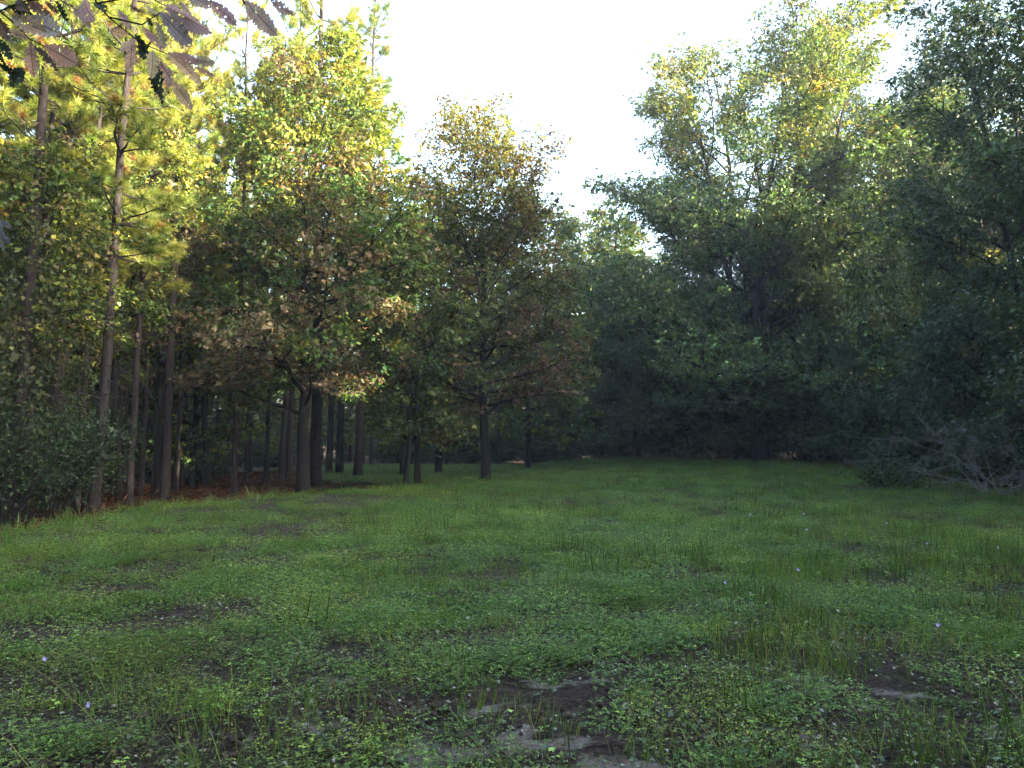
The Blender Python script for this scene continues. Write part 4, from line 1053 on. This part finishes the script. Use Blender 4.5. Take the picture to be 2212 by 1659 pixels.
d_near = lambda x, y: sstep(0.0, 0.6, grassiness(x, y)) * (1 - sstep(9, 16, y))
scat('long_grass', patch_grass(260, 3, 0.3, (0.35, 0.75), 0.0022, 0.9, [(0.09, 0.14, 0.045), (0.06, 0.11, 0.03), (0.16, 0.16, 0.08)], [2, 2, 1]), M_GRASS, 360, 420, d_near, 'long thin grass stems arching over the near meadow', 1.3)
for i in range(2):
    scat('stalks', patch_grass(262 + i, 9, 0.16, (0.14, 0.34), 0.0030, 0.07, [(0.030, 0.066, 0.014), (0.045, 0.088, 0.018)], [1, 1]), M_GRASS, 362 + i, 3400, lambda x, y: d_grass(x, y) * sstep(0.45, 0.6, fbm(x * 0.9 + 31, y * 0.7, 66)) * (0.3 + 0.7 * sstep(-3, 2, x)), 'upright bare green stalks standing in the meadow', 1.0, (0.7, 1.3))


def patch_litter(seed, n, pal, w, ll, rad=0.4, slim=0.4):
    rng = np.random.default_rng(seed); g = Geo()
    P = np.column_stack([rng.uniform(-rad, rad, n), rng.uniform(-rad, rad, n), rng.uniform(0.004, 0.02, n)])
    a = rng.uniform(0, 6.28, n); ax = np.column_stack([np.cos(a), np.sin(a), rng.normal(size=n) * 0.25])
    nr = unit(np.array([0, 0, 1.0]) + rnd_dirs(rng, n) * 0.5); nr = unit(nr - unit(ax) * np.sum(nr * unit(ax), 1, keepdims=True))
    L = ll * rng.uniform(0.5, 1.4, n)
    leaves(g, rng, P, ax, nr, L, L * slim, pick(rng, pal, w, n) * np.exp(rng.normal(size=(n, 1)) * 0.2), fold=0.2, curl=0.2)
    return g


def patch_clod(seed):
    rng = np.random.default_rng(seed); g = Geo()
    for i in range(34):
        r = rng.uniform(0.003, 0.017); c = np.array([rng.normal() * 0.13, rng.normal() * 0.13, 0.0]); c[2] = max(0, 0.05 - 0.25 * np.hypot(c[0], c[1])) + r * 0.3
        v = rnd_dirs(rng, 14); k = np.arange(14)
        th = np.linspace(0, pi, 5)
        V = [[0, 0, 1]]
        for t in th[1:-1]:
            for q in range(6): V.append([sin(t) * cos(q * 1.047), sin(t) * sin(q * 1.047), cos(t)])
        V.append([0, 0, -1]); V = np.array(V) * (r * (0.45 + 1.1 * rng.random((len(V), 1)))) * [1, 1, 0.8] + c
        T = [(0, 1 + q, 1 + (q + 1) % 6) for q in range(6)]
        for b in (1, 7):
            for q in range(6): T += [(b + q, b + 6 + q, b + 6 + (q + 1) % 6), (b + q, b + 6 + (q + 1) % 6, b + (q + 1) % 6)]
        T += [(19, 13 + (q + 1) % 6, 13 + q) for q in range(6)]
        g.add(V, tris=T, col=np.array([0.050, 0.040, 0.035]) * rng.uniform(0.6, 1.6))
    return g


M_SOIL = leaf_mat('soil_crumb', 0.0, 1.0, 0.0, vv=0.0, hv=0.0)
for i in range(2):
    scat('soil_crumbs', patch_clod(280 + i), M_SOIL, 380 + i, 260, lambda x, y: sstep(0.1, 0.6, grassiness(x, y)) * bareness(x, y) * (1 - 0.8 * sandiness(x, y)) * (1 - sstep(14, 26, y)), 'dark crumbs of turned soil on the bare patches', 1.3, (0.5, 1.4))
scat('dead_leaves', patch_litter(290, 9, [(0.30, 0.31, 0.28), (0.20, 0.21, 0.16), (0.14, 0.09, 0.06), (0.10, 0.15, 0.09)], [1.2, 1, 1.5, 1.5], 0.03), M_GRASS, 390, 1900, lambda x, y: sstep(0.1, 0.6, grassiness(x, y)) * (1 - sstep(8, 16, y)), 'pale dead leaf scraps lying in the near meadow', 1.3)
scat('straw_litter', patch_litter(291, 60, [(0.13, 0.055, 0.03), (0.08, 0.035, 0.02), (0.19, 0.09, 0.05)], [1, 1, 1], 0.16, 0.7, 0.035), M_SOIL, 391, 1500, lambda x, y: sstep(0.3, -0.3, grassiness(x, y)) * (x < 3) * (y < 48), 'red-brown pine straw on the floor of the left woods', 0.9, (0.8, 1.3))
scat('straw_weeds', patch_grass(292, 14, 0.3, (0.08, 0.3), 0.008, 0.5, [(0.05, 0.08, 0.022), (0.08, 0.09, 0.03)], [1, 1]), M_GRASS, 392, 420, lambda x, y: sstep(0.0, -0.6, grassiness(x, y)) * sstep(0.45, 0.6, fbm(x * 0.6, y * 0.6, 91)), 'sparse low weeds on the shaded floor of the woods', 1.0)

VEIL_HAZE = 0.0008  # scattering volume added to imitate the lens veil around the sky
if VEIL_HAZE:
    m, nt, out = new_mat('veil_haze')
    pv = N(nt, 'ShaderNodeVolumePrincipled'); pv.inputs['Color'].default_value = (0.92, 0.95, 1.0, 1); pv.inputs['Density'].default_value = VEIL_HAZE; pv.inputs['Anisotropy'].default_value = 0.2
    nt.links.new(pv.outputs[0], out.inputs['Volume'])
    g = Geo(); x0, x1, y0, y1, z0, z1 = -64, 48, -32, 122, -2.5, 33
    g.add([(x0, y0, z0), (x1, y0, z0), (x1, y1, z0), (x0, y1, z0), (x0, y0, z1), (x1, y0, z1), (x1, y1, z1), (x0, y1, z1)], quads=[(0, 3, 2, 1), (4, 5, 6, 7), (0, 1, 5, 4), (1, 2, 6, 5), (2, 3, 7, 6), (3, 0, 4, 7)])
    tag(link('veil_haze', g.mesh('veil_haze', m)), 'thin volume added in place of the lens veil', 'veil_haze', None, 'stuff')

# ------------------------------------------------------------------ light, camera, view
w = bpy.data.worlds.new('World'); SC.world = w; w.use_nodes = True
nt = w.node_tree; bg = nt.nodes['Background']
sky = nt.nodes.new('ShaderNodeTexSky'); sky.sky_type = 'NISHITA'; sky.sun_disc = False
sky.sun_elevation = SUN_EL; sky.sun_rotation = SUN_AZ; sky.dust_density = 4.0; sky.air_density = 1.0
nt.links.new(sky.outputs[0], bg.inputs[0]); bg.inputs[1].default_value = 0.15
sl = bpy.data.lights.new('sun', 'SUN'); sl.energy = 5.0; sl.angle = radians(0.5); sl.color = (1.0, 0.83, 0.58)
so = link('sun', sl, None, (40, -10, 30))
from mathutils import Vector
sd = Vector((sin(SUN_AZ) * cos(SUN_EL), cos(SUN_AZ) * cos(SUN_EL), sin(SUN_EL)))
so.rotation_euler = sd.to_track_quat('Z', 'Y').to_euler()

cam = bpy.data.cameras.new('camera'); co = link('camera', cam, None, (0, 0, EYE + zg1(0, 0)))
cam.sensor_width = 36; cam.lens = 36 * F / 2212; cam.clip_end = 2000; cam.clip_start = 0.05
co.rotation_euler = (radians(90) + PITCH, 0, 0)
SC.camera = co

SC.view_settings.view_transform = 'Standard'; SC.view_settings.look = 'None'; SC.view_settings.gamma = 1
SC.view_settings.exposure = 3.4
cy = SC.cycles
cy.max_bounces = 3; cy.diffuse_bounces = 2; cy.glossy_bounces = 2; cy.transmission_bounces = 2; cy.transparent_max_bounces = 8
cy.use_light_tree = False; cy.use_adaptive_sampling = True; cy.adaptive_threshold = 0.02
cy.use_denoising = True; cy.sample_clamp_indirect = 6; cy.caustics_reflective = False; cy.caustics_refractive = False
